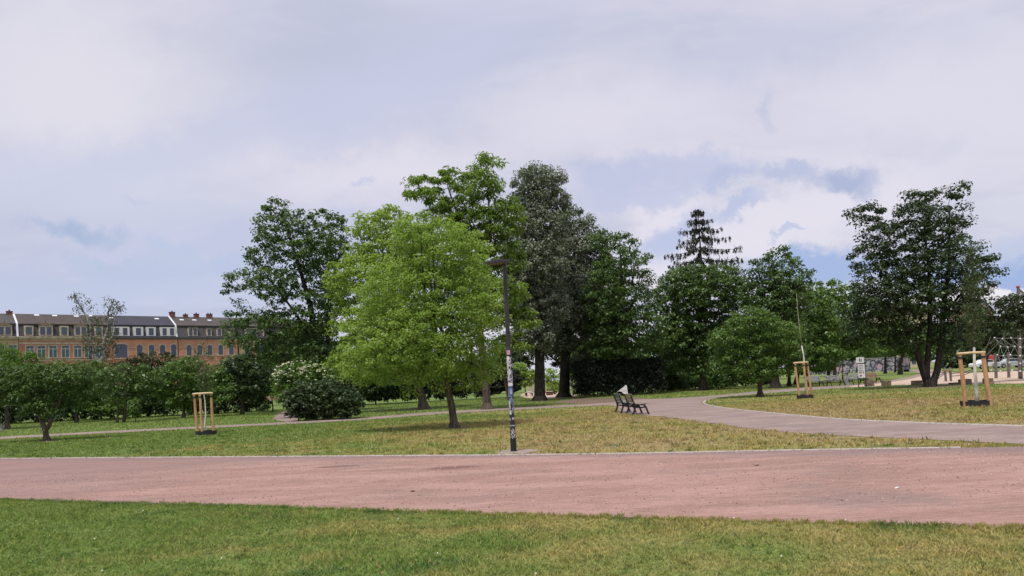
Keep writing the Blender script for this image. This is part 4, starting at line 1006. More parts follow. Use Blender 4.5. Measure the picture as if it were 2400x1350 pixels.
# ------------------------------------------------------------------ notice board
def board():
    b = gat(2022, 908); root = empty('notice_board', b, R_(-4), 'tall white notice board on two dark posts with a toilet symbol on top', 'notice board')
    s_ = b.y / F_PX; H = 2.12; w_ = .53
    PM = pmat('post_metal', (.02, .02, .022), .5, .5); PW = pmat('board_white', (.82, .82, .83), .6, .3)
    m = MB(); m.box((w_ / 2 - .01, .02, .88), (.05, .05, 1.76)); m.build('post', PM, root, bevel=.004)
    m = MB(); m.box((-w_ / 2 + .14 - .14, .02, .40), (.05, .05, .80)); m.build('post', PM, root, bevel=.004)
    m = MB(); m.box((-.05, 0, H - .21), (.52, .05, .40)); t = m.build('symbol_panel', PW, root, bevel=.006)
    m = MB(); m.box((-.04, -.028, H - .2), (.17, .006, .2)); s1 = m.build('symbol', pmat('sign_black', (.01, .01, .01), .6), t)
    m = MB(); m.ball((-.04, -.033, H - .145), .022, 10, 6, (1, .2, 1)); m.box((-.04, -.034, H - .21), (.05, .004, .09)); m.box((-.04, -.0345, H - .275), (.022, .004, .05)); m.build('symbol_figure', PW, t)
    m = MB(); m.box((-.03, 0, H - .45), (.60, .04, .04)); m.build('rail', PM, root)
    m = MB(); m.box((0, 0, 1.16), (.46, .035, .96)); p = m.build('text_panel', PW, root, bevel=.005)
    INK = pmat('ink', (.12, .12, .14), .7); m = MB(); rs = random.Random(3)
    for k in range(14):
        z = 1.58 - .035 * k
        if k in (4, 9): continue
        l_ = rs.uniform(.26, .38); m.box((-.19 + l_ / 2, -.0195, z), (l_, .003, .011))
    m.build('text_lines', INK, p)
    RD = pmat('red_print', (.32, .06, .07), .6)
    for x, z, a, b_, mt in [(-.13, 1.03, .08, .10, RD), (-.03, 1.03, .08, .10, RD), (.13, 1.03, .06, .13, INK), (-.08, .82, .16, .11, RD), (-.15, 1.2, .05, .02, RD)]:
        m = MB(); m.box((x, -.0195, z), (a, .004, b_)); m.build('picture', mt, p)
    m = MB(); m.box((-.05, 0, .60), (.40, .03, .06)); m.build('lower_rail', PM, root)
board()

# ------------------------------------------------------------------ sandstone blocks
STONE = pmat('sandstone', (.16, .115, .085), .92, .15, 0, ((.27, .20, .15), 4, .4, .7, (1, 1, 1.5)), .8, 9)
def block(px, py, w_, h, label, rz=.1, dp=.5, seed=0):
    p = gat(px, py); s_ = p.y / F_PX; bm = bmesh.new(); bmesh.ops.create_cube(bm, size=1)
    bmesh.ops.subdivide_edges(bm, edges=bm.edges, cuts=4, use_grid_fill=True); rs = random.Random(seed)
    for v in bm.verts:
        v.co = Vector((v.co.x * w_ * s_ * (1 - .08 * (v.co.z + .5)), v.co.y * dp, (v.co.z + .5) * h * s_))
        v.co += Vector([rs.uniform(-.014, .014) for _ in range(3)])
        v.co.z = max(v.co.z, 0)
    me = bpy.data.meshes.new('stone_block'); bm.to_mesh(me); bm.free()
    o = link('stone_block', me, STONE); o.location = p; o.rotation_euler = (0, 0, rz); md = o.modifiers.new('b', 'BEVEL'); md.width = .02; md.limit_method = 'ANGLE'; md.angle_limit = R_(50)
    tag(o, label, 'stone block', 'sandstone blocks around the playground')
block(2038, 906, 16, 15, 'brown sandstone block just right of the notice board posts', seed=1)
block(2077.5, 905, 16, 13, 'brown sandstone block between the notice board and the forked tree', seed=2)
block(2149, 903, 20, 11, 'wide brown sandstone block touching the left side of the forked tree trunk', .05, seed=3)
block(2241, 900.5, 22, 4, 'flat low sandstone slab left of the right stakes', 0, .7, seed=4)
block(2262, 901.5, 23, 13, 'dark sandstone block half hidden by the left stake of the right sapling', .2, seed=5)
block(2316, 899.5, 17, 13, 'dark sandstone block right of the right stakes', -.1, seed=6)

# ------------------------------------------------------------------ playground
PW_ = pmat('grey_wood', (.12, .10, .10), .85, .2, 0, ((.20, .17, .16), 8, .4, .7, (1, 1, .3)), .3, 20)
ROPE = pmat('rope', (.10, .10, .11), .8, .2); WHT = pmat('white_clip', (.75, .75, .75), .4, .5); STEEL = pmat('steel', (.35, .35, .36), .4, .5, .6)
def balance():
    b = gat(2223, 894); s_ = b.y / F_PX; r = empty('balance_trail', b, 0, 'pair of grey posts with handgrips and slack ropes leading to the forked tree', 'play equipment')
    for dx in (-6, 6):
        m = MB(); m.tube([(dx * s_, 0, 0), (dx * s_, 0, 24 * s_)], .085, 10); m.build('post', PW_, r)
        m = MB(); m.box((dx * s_, 0, 25.5 * s_), (11 * s_, .14, .09)); m.build('grip', pmat('brown_wood', (.25, .16, .10), .8), r)
        m = MB(); m.tube([(dx * s_, 0, 26 * s_), (dx * s_, 0, 33 * s_)], .045, 8); m.build('cap', STEEL, r)
    for a, b_, q in [((-7, 19), (-38, -.5), .25), ((-6, 23), (-36, 4), .4), ((8, 18), (45, 28), -.6), ((8, 12), (40, 22), -.6)]:
        m = MB(); m.tube([(a[0] * s_, 0, a[1] * s_), ((a[0] + b_[0]) / 2 * s_, q, max(.05, (a[1] + b_[1]) / 2 * s_ - .12)), (b_[0] * s_, q * 2, max(.04, b_[1] * s_))], .028, 6); m.build('rope', ROPE, r)
balance()
def net():
    b = gat(2392, 888); D = b.y; s_ = D / F_PX; r = empty('climbing_net', b, 0, 'rope climbing net with white clips around a tall grey mast at the right edge', 'climbing net')
    def L3(px, py, y=0): v = dat(px, py, D + y); return Vector((v.x - b.x, y, max(.02, v.z)))
    top = L3(2386, 674)
    m = MB(); m.tube([(0, 0, 0), top], [.15, .09], 10); m.build('mast', PW_, r)
    m = MB(); m.ball(top + Vector((0, 0, .06)), .13, 10, 8, (1, 1, .8)); m.build('mast_cap', pmat('red_cap', (.42, .10, .09), .5), r)
    posts = [(2334, 878, 828, 4.5), (2364, 877, 826, 4.5), (2440, 884, 800, 2)]
    for px, p0, p1, y in posts:
        a = L3(px, p0, y); a.z = 0; m = MB(); m.tube([a, L3(px - 1, p1, y)], .11, 8); m.build('post', PW_, r)
    # main hoops and guys
    m = MB(); nodes = []
    ringy = {792: 2332, 812: 2345, 832: 2338, 852: 2345, 872: 2350}
    rows = [(792, [2331, 2350, 2370, 2391, 2420]), (812, [2345, 2362, 2378, 2391, 2430]), (832, [2338, 2352, 2368, 2391, 2435]), (850, [2328, 2346, 2366, 2391, 2440]), (868, [2324, 2345, 2372, 2391, 2440])]
    G = []
    for j, (y, xs) in enumerate(rows):
        row = [L3(x, y + (i % 2) * 2, [2.5, 1.2, -.6, -.9, .5][i]) for i, x in enumerate(xs)]; G.append(row)
        m.tube(row, .022, 5)
    for i in range(5): m.tube([G[j][i] for j in range(5)], .018, 5)
    for j in range(4):
        for i in range(4): m.tube([G[j][i], (G[j][i] + G[j + 1][i + 1]) / 2 + Vector((0, 0, -.08)), G[j + 1][i + 1]], .013, 4)
    for dx in (1, 2, 3, 4):   # fan from the mast top
        m.tube([top, top.lerp(L3(2386 + 26 * dx, 790, -1.5 + dx), .5) + Vector((.2, 0, .25)), L3(2386 + 26 * dx, 790, -1.5 + dx)], .03, 5)
    m.tube([top, G[0][1], L3(2322, 812, 3)], .014, 4)
    for x0, y0, x1, y1 in [(2362, 781, 2300, 845), (2322, 790, 2300, 842), (2332, 792, 2288, 836)]:
        m.tube([L3(x0, y0, 1.5), L3(x1, y1, 3)], .02, 5)
    m.build('rope_net', pmat('pale_rope', (.22, .23, .22), .8, .2), r)
    for row in G:
        for k, p in enumerate(row[:4]):
            c_ = MB(); c_.ball(p, .062, 7, 5); c_.build('rope_clip', WHT, r)
    c_ = MB(); c_.ball(L3(2392, 886, -.1), .14, 8, 5, (1, 1, .4)); c_.build('foot_plate', IRON, r)
net()
# small playground behind the silvery trees
def play_small():
    D = gat(1240, 930).y
    b = gat(1240, 929); s_ = D / F_PX; r = empty('wobble_ramp', (b.x, D + 1, 0), R_(0), 'white-topped wooden play ramp left of the thick silvery trunk', 'play equipment')
    m = MB(); m.prism([(-.45, .42), (-.15, .56), (.25, .5), (.72, .22), (.74, .15), (.25, .42), (-.15, .48), (-.45, .35)], -.3, .3); m.build('deck', pmat('ramp_white', (.70, .69, .70), .5), r)
    for x in (-.25, .3):
        m = MB(); m.tube([(x, 0, 0), (x, 0, .42)], .06, 6); m.build('leg', IRON, r)
    g = 'low palisade posts of the small playground'
    for i, (px, t) in enumerate([(1231.5, 900), (1242, 900), (1245, 903), (1248.5, 902), (1252, 905), (1255, 904)]):
        p = gat(px, 924); h = (924 - t) * p.y / F_PX; m = MB(); m.tube([(0, 0, 0), (.02, 0, h)], [.075, .06], 8)
        o = m.build('palisade_post', pmat('pale_post', (.40, .34, .32), .85, .2, 0, ((.22, .18, .17), 5, .4, .7, (1, 1, .3))), None); o.location = p; tag(o, 'weathered upright post in the small playground, %s from the left' % ['first, the lone one', 'second', 'third', 'fourth', 'fifth', 'last before the trunk'][i], 'post', g)
    p = gat(1288, 926.5); s2 = p.y / F_PX; r = empty('sand_table', p, 0, 'brown wooden play box right of the thick silvery trunk', 'play equipment')
    m = MB(); m.box((0, 0, .19), (15 * s2, .6, .38)); m.build('box', pmat('dark_board', (.10, .055, .045), .85, .2, 0, ((.17, .10, .08), 3, .4, .7, (.3, 1, 6))), r, bevel=.01)
    m = MB(); m.box((0, 0, .41), (17 * s2, .7, .05)); m.build('top', pmat('box_top', (.58, .46, .42), .8), r, bevel=.01)
play_small()

# ------------------------------------------------------------------ people
def person(name, label, p, rz, joints, edges, radii, mats, hair=None, root_i=0):
    me = bpy.data.meshes.new('body'); me.from_pydata(joints, edges, []); me.update()
    r = empty(name, p, rz, label, 'person'); o = link('body', me, mats, r)
    md = o.modifiers.new('s', 'SKIN'); md.use_smooth_shade = True
    for i, q in enumerate(radii): me.skin_vertices[0].data[i].radius = (q, q * .85)
    me.skin_vertices[0].data[root_i].use_root = True
    o.modifiers.new('u', 'SUBSURF').levels = 1; o.modifiers['u'].render_levels = 1
    if hair: m = MB(); m.ball(hair[0], hair[1], 10, 7, (1, 1.05, .9)); m.build('hair', hair[2], r, smooth=True)
    return r
def cloth(name, top, legs, skin, z1, z2):
    m = bpy.data.materials.new(name); m.use_nodes = True; T = NT(m.node_tree); b = T.n['Principled BSDF']; b.inputs['Roughness'].default_value = .9
    z = T.sep(T.node('ShaderNodeTexCoord').outputs['Object'])[2]
    c_ = T.mix(T.math('GREATER_THAN', z, z1), legs, top); c_ = T.mix(T.math('GREATER_THAN', z, z2), c_, skin); T.put(b.inputs['Base Color'], c_); return m
# adult leaning forward, arms towards the box (faces -x)
J = [(0, 0, .90), (-.05, 0, 1.12), (-.16, 0, 1.33), (-.24, 0, 1.44), (-.30, 0, 1.54), (-.34, 0, 1.62),
     (-.15, -.19, 1.34), (-.26, -.21, 1.10), (-.44, -.18, .92), (-.50, -.17, .86), (-.15, .19, 1.34), (-.24, .22, 1.10), (-.40, .20, .90), (-.46, .19, .84),
     (0, -.10, .86), (-.05, -.11, .48), (.02, -.11, .08), (-.14, -.12, .03), (.02, .10, .86), (.06, .11, .48), (.16, .11, .09), (.02, .12, .03)]
Eg = [(0, 1), (1, 2), (2, 3), (3, 4), (4, 5), (2, 6), (6, 7), (7, 8), (8, 9), (2, 10), (10, 11), (11, 12), (12, 13), (0, 14), (14, 15), (15, 16), (16, 17), (0, 18), (18, 19), (19, 20), (20, 21)]
Rr = [.15, .145, .15, .055, .085, .08, .065, .048, .036, .034, .065, .048, .036, .034, .10, .065, .045, .04, .10, .065, .045, .04]
pp = gat(1294, 924)
person('person', 'adult in a pale top leaning forward by the wooden play box', pp, 0, J, Eg, Rr, cloth('adult_clothes', (.62, .50, .47), (.28, .14, .11), (.45, .28, .21), .92, 1.46), ((-.31, 0, 1.62), .105, pmat('brown_hair', (.09, .05, .03), .8)))
Jc = [(0, 0, .34), (-.04, 0, .50), (-.07, 0, .62), (-.09, 0, .68), (-.10, 0, .76), (-.11, 0, .83), (-.07, -.11, .61), (-.14, -.13, .47), (-.24, -.10, .38), (-.07, .11, .61), (-.14, .13, .47), (-.24, .10, .38),
      (-.02, -.07, .30), (-.24, -.09, .33), (-.20, -.09, .05), (-.28, -.09, .025), (-.02, .07, .30), (-.24, .09, .33), (-.20, .09, .05), (-.28, .09, .025)]
Ec = [(0, 1), (1, 2), (2, 3), (3, 4), (4, 5), (2, 6), (6, 7), (7, 8), (2, 9), (9, 10), (10, 11), (0, 12), (12, 13), (13, 14), (14, 15), (0, 16), (16, 17), (17, 18), (18, 19)]
Rc = [.10, .095, .09, .04, .075, .07, .04, .032, .026, .04, .032, .026, .06, .05, .035, .03, .06, .05, .035, .03]
person('person', 'small child in a tan top crouching at the left end of the play box', gat(1277, 927), R_(180), Jc, Ec, Rc, cloth('child_clothes', (.45, .28, .22), (.16, .12, .13), (.50, .33, .26), .33, .68), ((-.10, 0, .82), .085, pmat('fair_hair', (.34, .24, .13), .8)))
def tree_signs():
    b = gat(1340, 928); s_ = b.y / F_PX; r = empty('park_sign', b, 0, 'post with two small white signs beside the dark trunk', 'sign')
    m = MB(); m.tube([(-.18, 0, 0), (-.18, 0, 46 * s_)], .03, 8); m.build('post', IRON, r)
    SG = pmat('dull_white', (.42, .42, .40), .7, .2, 0, ((.22, .22, .21), 12, .5, .55, (1, 1, 4)))
    m = MB(); m.box((0, -.03, 41 * s_), (.38, .015, .32)); m.build('sign_plate', SG, r)
    m = MB(); m.box((0, -.03, 27 * s_), (.40, .015, .40)); m.build('sign_plate', SG, r)
tree_signs()

# ------------------------------------------------------------------ graffiti wall, boards, cars at the back right
gm = bpy.data.materials.new('graffiti_wall'); gm.use_nodes = True; T = NT(gm.node_tree); bb = T.n['Principled BSDF']; bb.inputs['Roughness'].default_value = .85
po = T.node('ShaderNodeTexCoord').outputs['Object']
wn = T.vmath('ADD', T.mapping(po, (.8, 1, .8)), T.vmath('SUBTRACT', T.noise(po, 1.1, 3, .6, col=True), (.5, .5, .5)))
vo = T.node('ShaderNodeTexVoronoi', feature='DISTANCE_TO_EDGE'); T.put(vo.inputs['Vector'], wn); vo.inputs['Scale'].default_value = 1.1
c_ = T.mix(T.ss(T.noise(po, .5, 2), .45, .55), (.34, .33, .36), (.22, .22, .27)); c_ = T.mix(T.ss(vo.outputs[0], .05, .09, 1, 0), c_, (.03, .03, .035))
c_ = T.mix(T.ss(T.noise(T.mapping(po, (1, 1, 1), (7, 3, 1)), .9, 3, .6), .58, .61), c_, (.05, .05, .06)); c_ = T.mix(T.ss(T.noise(T.mapping(po, (1, 1, 1), (1, 9, 4)), .6, 2), .60, .64), c_, (.42, .30, .36))
T.put(bb.inputs['Base Color'], c_)
wa = dat(1895, 868, 150); wb_ = dat(2112, 868, 150)
r = empty('graffiti_wall', ((wa.x + wb_.x) / 2, 150, 0), 0, 'long low wall covered in black and white graffiti behind the slim trunks', 'wall')
m = MB(); m.box((0, 0, 1.35), (wb_.x - wa.x, .3, 2.7)); m.build('wall', gm, r)
m = MB(); m.box((0, 0, 2.745), (wb_.x - wa.x, .42, .09)); m.build('coping', CONC, r)
p = dat(2117, 866, 128); r = empty('sprayed_container', (p.x, 128, 0), R_(10), 'grey sprayed box container at the end of the graffiti wall', 'container')
m = MB(); m.box((0, 0, 1.35), (1.7, 1.5, 2.0)); m.build('body', gm, r, bevel=.03)
for x in (-.6, .6): m = MB(); m.box((x, 0, .17), (.2, 1.2, .34)); m.build('skid', IRON, r)
def car(px, D, L, H, col, label, rz=0, van=False):
    p = dat(px, 860, D); r = empty('parked_car', (p.x, D, 0), rz, label, 'car', 'cars parked behind the playground')
    CM = pmat('paint_%s' % label.split()[0], col, .3, .5); GL = pmat('car_glass', (.03, .035, .04), .1, .6); TY = pmat('tyre', (.015, .015, .015), .9)
    l = L / 2; lo = [(-l, .35), (-l, .75), (-l * .92, .88), (-l * .45, .98), (l * .6, .98), (l * .95, .85), (l, .55), (l * .98, .32), (-l * .97, .28)]
    hi = [(-l * .93, .90), (-l * .78, H), (l * .78, H), (l * .93, .95)] if van else [(-l * .52, .96), (-l * .22, H * .97), (l * .10, H), (l * .48, H * .93), (l * .78, .97)]
    m = MB(); m.prism(lo, -.85, .85); body = m.build('body', CM, r, bevel=.06)
    m = MB(); m.prism(hi, -.72, .72); m.build('roof', CM, body, bevel=.05)
    k = [(x * .93, z * .94 + .045) for x, z in hi]
    for sg in (-1, 1): m = MB(); m.prism(k, sg * .722, sg * .735); m.build('window', GL, body)
    for x in (-l * .62, l * .62):
        for y in (-.8, .8):
            m = MB(); m.tube([(x, y - .1, .33), (x, y + .1, .33)], .33, 14); wl = m.build('wheel', TY, r)
            m = MB(); m.tube([(x, y - .11, .33), (x, y + .11, .33)], .18, 12); m.build('rim', STEEL, wl)
car(2306, 118, 4.1, 1.45, (.66, .66, .68), 'white car behind the right stakes', .2)
car(2368, 112, 4.4, 1.42, (.42, .44, .48), 'silver car seen through the climbing net', -.1)
car(2322, 124, 2.6, 2.1, (.34, .05, .05), 'red van between the white car and the silver car', .9, True)

# ------------------------------------------------------------------ row of brick houses
P0 = dat(0, 900, 140).to_2d(); P1 = dat(540, 900, 168).to_2d(); ev = (P1 - P0).normalized(); FA = math.atan2(ev.y, ev.x)
def u_of(px, py=790):
    r = ray(px, py); d = V2(r.x, r.y)
    # P0 + u ev = t d
    det = ev.x * (-d.y) - ev.y * (-d.x); u = ((-P0.x) * (-d.y) - (-P0.y) * (-d.x)) / det
    return u
def brick(name, a, b_, sc=3.0):
    m = bpy.data.materials.new(name); m.use_nodes = True; T = NT(m.node_tree); bb = T.n['Principled BSDF']; bb.inputs['Roughness'].default_value = .9
    po = T.node('ShaderNodeTexCoord').outputs['Object']; x, y, z = T.sep(po)
    br = T.node('ShaderNodeTexBrick'); T.put(br.inputs['Vector'], T.comb(x, z, y)); br.inputs['Scale'].default_value = sc
    br.inputs['Color1'].default_value = (*a, 1); br.inputs['Color2'].default_value = (*b_, 1); br.inputs['Mortar'].default_value = (.30, .24, .2, 1); br.inputs['Mortar Size'].default_value = .012
    c_ = T.mix(T.ss(T.noise(po, .35, 5, .65), .42, .66, 0, .6), br.outputs[0], tuple(q * .55 for q in a)); T.put(bb.inputs['Base Color'], c_); return m
def tiles(name, a, b_):
    m = bpy.data.materials.new(name); m.use_nodes = True; T = NT(m.node_tree); bb = T.n['Principled BSDF']; bb.inputs['Roughness'].default_value = .7
    po = T.node('ShaderNodeTexCoord').outputs['Object']; x, y, z = T.sep(po)
    wv = T.node('ShaderNodeTexWave', bands_direction='Z'); T.put(wv.inputs['Vector'], po); wv.inputs['Scale'].default_value = 1.3; wv.inputs['Distortion'].default_value = 1
    c_ = T.mix(T.ss(T.noise(po, .8, 5, .7), .35, .65), a, b_); c_ = T.mix(T.math('MULTIPLY', wv.outputs['Fac'], .25), c_, tuple(q * .5 for q in a)); T.put(bb.inputs['Base Color'], c_); return m
SAND_ST = pmat('pale_sandstone', (.50, .42, .33), .85, .2, 0, ((.30, .24, .19), 1.5, .4, .7, (1, 1, 1)))
GLS = pmat('window_glass', (.035, .045, .085), .12, .7); GLS2 = pmat('window_glass_green', (.03, .07, .085), .15, .7); WF = pmat('window_frame_white', (.60, .60, .60), .5); ZINC = pmat('zinc', (.42, .47, .52), .5, .4, .2)
EZ, BZ, RZ = 14.7, 17.35, 19.9
def house(name, px0, px1, wall, mans, roof, dorm, wins, label, skylights=(), chims=(), firewall=None, style=0, bands=()):
    u0, u1 = u_of(px0), u_of(px1); w_ = u1 - u0
    o = P0 + ev * u0; root = empty('brick_house', (o.x, o.y, 0), FA, label, 'house', 'row of brick houses')
    m = MB(); m.box((w_ / 2, 6.0, EZ / 2), (w_ - .004, 12, EZ)); m.build('wall', wall, root)
    m = MB(); m.box((w_ / 2, -.22, EZ + .11), (w_ - .006, .56, .22)); m.box((w_ / 2, -.12, EZ - .16), (w_ - .006, .3, .28)); m.build('cornice', SAND_ST if style != 1 else pmat('dark_cornice', (.11, .11, .13), .7), root)
    for z, hh in bands:
        m = MB(); m.box((w_ / 2, -.03, z), (w_ - .006, .1, hh)); m.build('string_course', SAND_ST, root)
    z0 = EZ + .22
    m = MB(); m.prism([(.15, z0), (1.0, BZ), (11, BZ), (11.9, z0)], .0, w_, axis='x'); mr = m.build('mansard', mans, root)
    m = MB(); m.prism([(.75, BZ - .02), (.75, BZ + .14), (5.8, RZ), (6.2, RZ), (11.2, BZ + .14), (11.2, BZ - .02)], .0, w_, axis='x'); rf = m.build('roof', roof, root)
    slope = (RZ - BZ - .14) / 5.05; th = math.atan(slope)
    for px, f in skylights:
        u = u_of(px) - u0; y = .75 + 5.05 * f; z = BZ + .14 + slope * (y - .75)
        m = MB(); m.box((u, y, z + .03), (.85, .6, .07), M_=Matrix.Rotation(th, 3, 'X')); m.build('skylight', pmat('skylight', (.80, .81, .84), .15, .8), rf)
    for px, cw, chh in chims:
        u = u_of(px) - u0; m = MB(); m.box((u, 5.6, RZ + chh / 2 - .3), (cw, .8, chh + .6)); m.box((u, 5.6, RZ + chh + .05), (cw + .15, .95, .1)); ck = m.build('chimney', pmat('chimney_brick', (.22, .10, .085), .9, .2, 0, ((.12, .07, .06), 3, .4, .6, (1, 1, 1))), rf)
        for q in ((-.25, .25) if cw > 1.1 else (0,)):
            m = MB(); m.tube([(u + q * cw, 5.6, RZ + chh + .1), (u + q * cw, 5.6, RZ + chh + .4)], .14, 8); m.build('chimney_pot', pmat('pot', (.10, .06, .06), .9), ck)
    if firewall:
        m = MB(); m.prism([(.0, z0), (.75, BZ + .2), (5.8, RZ + .22), (6.2, RZ + .22), (6.2, RZ - .3), (1.1, BZ - .3), (.5, z0)], w_ - .26, w_ + .06, axis='x'); m.build('firewall_cap', firewall, root)
    for px, n, wz, hz, kind in dorm:       # dormers
        u = u_of(px) - u0; zc = z0 + hz / 2 + .18; ww = wz
        m = MB(); m.box((u, .75, zc), (ww, 1.3, hz)); dm = m.build('dormer', WF if kind == 'white' else SAND_ST, mr)
        if kind == 'ped':
            m = MB(); m.prism([(u - ww * .62, zc + hz / 2), (u + ww * .62, zc + hz / 2), (u, zc + hz / 2 + .62)], .02, 1.9); m.build('pediment', pmat('pediment_stone', (.20, .15, .12), .9), dm)
            m = MB(); m.tube([(u, .4, zc + hz / 2 + .5), (u, .4, zc + hz / 2 + 1.15)], [.07, .03], 6); m.build('finial', IRON, dm)
        elif kind == 'flat':
            m = MB(); m.box((u, .7, zc + hz / 2 + .06), (ww + .22, 1.5, .12)); m.build('dormer_roof', mans, dm)
        for k in range(n):
            du = (k - (n - 1) / 2) * (ww - .15) / max(n, 1); gw = (ww - .3) / n - .22 if kind != 'white' else (ww - .1) / n * .52
            m = MB(); m.box((u + du, .085, zc - .03), (gw, .05, hz * .78)); wn_ = m.build('window', GLS if kind != 'plain' else GLS2, dm)
            m = MB(); m.box((u + du, .055, zc - .03), (.06, .04, hz * .78)); m.build('mullion', pmat('violet_frame', (.10, .10, .17), .6), wn_)
    for px, ww, zb, zt, kind in wins:
        u = u_of(px, 820) - u0
        fr = MB(); f = .2
        if kind == 'arch':
            n = 8; out = [(u - ww / 2 - f, zb), (u - ww / 2 - f, zt - .25)] + [(u - (ww / 2 + f) * math.cos(math.pi * i / n), zt - .25 + .55 * math.sin(math.pi * i / n)) for i in range(1, n)] + [(u + ww / 2 + f, zt - .25), (u + ww / 2 + f, zb)]
            fr.prism(out, -.07, .1)
        else: fr.box((u, .015, (zb + zt) / 2), (ww + 2 * f, .17, zt - zb + .3))
        fo = fr.build('window_frame', SAND_ST, root)
        m = MB()
        if kind == 'arch': m.prism([(u - ww / 2, zb + .1), (u - ww / 2, zt - .3), (u - ww * .35, zt - .12), (u, zt), (u + ww * .35, zt - .12), (u + ww / 2, zt - .3), (u + ww / 2, zb + .1)], -.085, -.06)
        else: m.box((u, -.08, (zb + zt) / 2), (ww, .025, zt - zb - .05))
        m.build('pane', GLS if style else GLS2, fo)
        m = MB(); m.box((u, -.10, (zb + zt) / 2 - .15), (.07, .03, zt - zb - .45)); m.box((u, -.105, zt - .62), (ww, .03, .07))
        if ww > 2: m.box((u - ww * .25, -.11, (zb + zt) / 2), (.12, .04, zt - zb - .1)); m.box((u + ww * .25, -.11, (zb + zt) / 2), (.12, .04, zt - zb - .1))
        m.build('mullion', pmat('violet_frame', (.10, .10, .17), .6) if style else WF, fo)
        m = MB(); m.box((u, -.12, zb - .12), (ww + .7, .26, .12)); m.build('sill', SAND_ST, fo)
    for row in (7.4, 3.7):
        m = MB(); m.box((w_ / 2, -.03, row), (w_ - .006, .12, .3)); m.build('string_course', SAND_ST, root)
    return root
BR_R = brick('red_brick', (.46, .15, .10), (.54, .21, .15)); BR_O = brick('orange_brick', (.56, .21, .13), (.65, .29, .19)); BR_P = brick('pale_brick', (.42, .28, .17), (.48, .33, .2))
T_BR = tiles('brown_tiles', (.052, .040, .035), (.078, .06, .05)); T_SL = tiles('slate_tiles', (.034, .030, .033), (.056, .050, .052)); T_BL = tiles('blue_slate', (.030, .029, .042), (.042, .040, .056)); T_GB = tiles('grey_brown_tiles', (.05, .046, .046), (.078, .070, .070))
house('h', -60, 43, BR_P, T_SL, T_GB, [(11, 2, 2.4, 1.9, 'ped')], [(x, 1.25, 11.0, 13.3, 'rect') for x in (0, 30)], 'pale brick house with grey-brown roof cut by the left edge', (), [(32, 1.0, .35)], pmat('white_wall', (.62, .64, .68), .7))
house('h', 44, 262, BR_R, T_SL, T_BR, [(68, 1, 1.5, 1.95, 'plain'), (108, 2, 2.35, 1.95, 'ped'), (151, 1, 1.5, 1.95, 'plain'), (190, 2, 2.3, 1.95, 'ped'), (232, 1, 1.5, 1.95, 'plain')],
      [(x, 1.2, 10.8, 13.1, 'rect') for x in (70, 97, 124, 153, 182, 207, 232)], 'red brick house with brown roof and peaked dormers behind the birch', [(97, .88), (140, .86), (192, .84), (226, .9)], (), None, 0, [(13.6, .35), (10.3, .3), (14.25, .2)])
house('h', 263, 416, BR_O, T_BL, T_BL, [(284, 2, 3.3, 1.9, 'white'), (325, 1, 1.9, 1.9, 'white'), (355, 1, 1.85, 1.9, 'white'), (395, 2, 3.15, 1.9, 'white')],
      [(284, 2.3, 10.5, 13.4, 'arch'), (327, 1.05, 10.8, 13.2, 'arch'), (355, 1.05, 10.8, 13.2, 'arch'), (381, 1.05, 10.8, 13.2, 'arch'), (407, 1.05, 10.8, 13.3, 'arch')], 'orange brick house with smooth dark blue-grey roof and white dormers', [(272, .72), (382, .70)], (), pmat('white_wall', (.62, .64, .68), .7), 1, [(12.6, .14)])
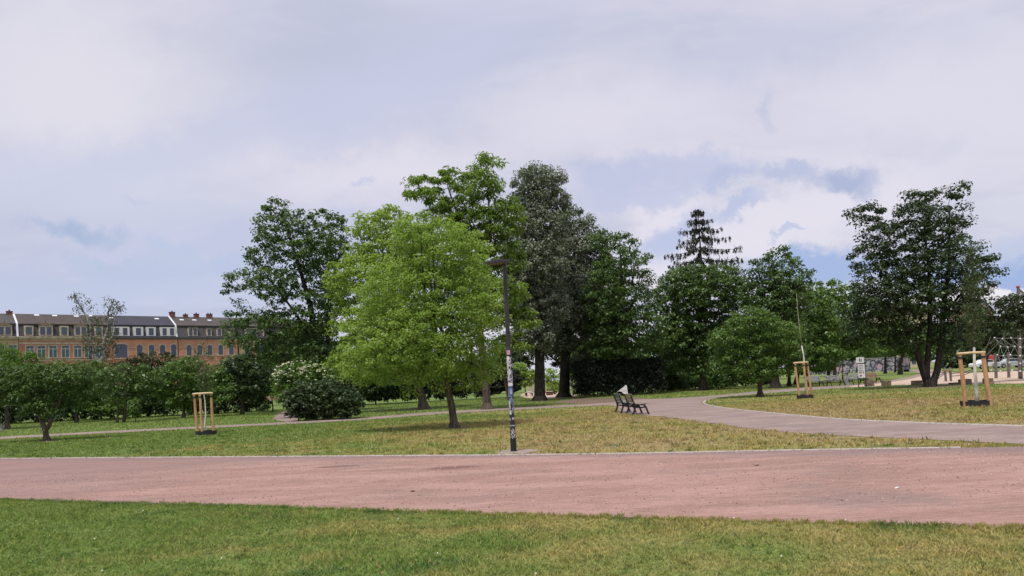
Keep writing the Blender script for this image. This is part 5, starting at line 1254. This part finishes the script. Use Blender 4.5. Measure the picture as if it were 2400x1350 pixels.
house('h', 418, 556, brick('faded_red_brick', (.50, .21, .14), (.60, .29, .20)), T_GB, tiles('brown_slate', (.055, .047, .045), (.078, .066, .062)), [(453, 2, 2.0, 1.9, 'flat'), (491, 1, 1.15, 1.8, 'flat'), (515, 1, 1.15, 1.8, 'flat'), (545, 1, 1.15, 1.8, 'flat')],
      [(x, 1.0, 10.8, 13.1, 'arch') for x in (443, 468, 492, 517, 542)], 'faded red brick house with brown roof and four chimneys', [(440, .62), (470, .62), (506, .62)], [(423, 1.1, .9), (455, .9, .4), (481, 1.0, .6), (512, 1.2, .6)], None, 1, [(12.6, .14), (10.9, .14)])
house('h', 560, 700, BR_P, T_SL, T_BR, [(590, 2, 2.8, 1.9, 'flat'), (625, 1, 1.6, 1.8, 'flat')], [(x, 1.3, 10.8, 13.2, 'rect') for x in (580, 610, 640, 670)], 'pale house glimpsed through the loose-crowned tree', (), (), None, 1, [(12.6, .14)])
# pale tenement behind the right trees
def tenement(px0, px1, D, H, label, wall):
    a = dat(px0, 800, D); b_ = dat(px1, 800, D); w_ = b_.x - a.x; r = empty('tenement', (a.x, D, 0), 0, label, 'house', 'houses behind the right trees')
    m = MB(); m.box((w_ / 2, 6, H / 2), (w_, 12, H)); m.build('wall', wall, r)
    m = MB(); m.prism([(-.3, H), (6, H + 4.2), (12.3, H)], 0, w_, axis='x'); m.build('roof', T_BR, r)
    n = int(w_ / 3.2)
    for k in range(n):
        for z in range(int(H / 3.4)):
            m = MB(); m.box(((k + .5) * w_ / n, -.03, 2 + z * 3.4), (1.2, .1, 1.9)); m.build('window', GLS, r)
tenement(2068, 2180, 215, 15, 'pale yellow house glimpsed above the fork of the big dark tree', pmat('yellow_plaster', (.50, .42, .28), .9))
tenement(2285, 2335, 220, 16, 'reddish house glimpsed through the trees at the right edge', pmat('rose_plaster', (.40, .24, .20), .9))

# small litter on the red path
for px, py, l_, w_, col, nm, lb in [(2103, 1145, .06, .02, (.75, .75, .75), 'paper_scrap', 'small white paper scrap lying on the right part of the red path'), (1774, 1092, .09, .02, (.06, .045, .04), 'twig', 'short dark twig on the right half of the red path near its far kerb'),
        (967, 1153, .07, .03, (.05, .035, .03), 'dead_leaf', 'dark dead leaf on the red path left of the lamp post')]:
    p = gat(px, py); m = MB(); m.prism([(-l_ / 2, 0), (-l_ * .2, .012), (l_ * .3, .016), (l_ / 2, .002), (l_ * .1, .004)], -w_ / 2, w_ / 2); o = m.build(nm, pmat(nm, col, .9)); o.location = p + Vector((0, 0, .006)); o.rotation_euler = (0, 0, .3); tag(o, lb, 'litter')
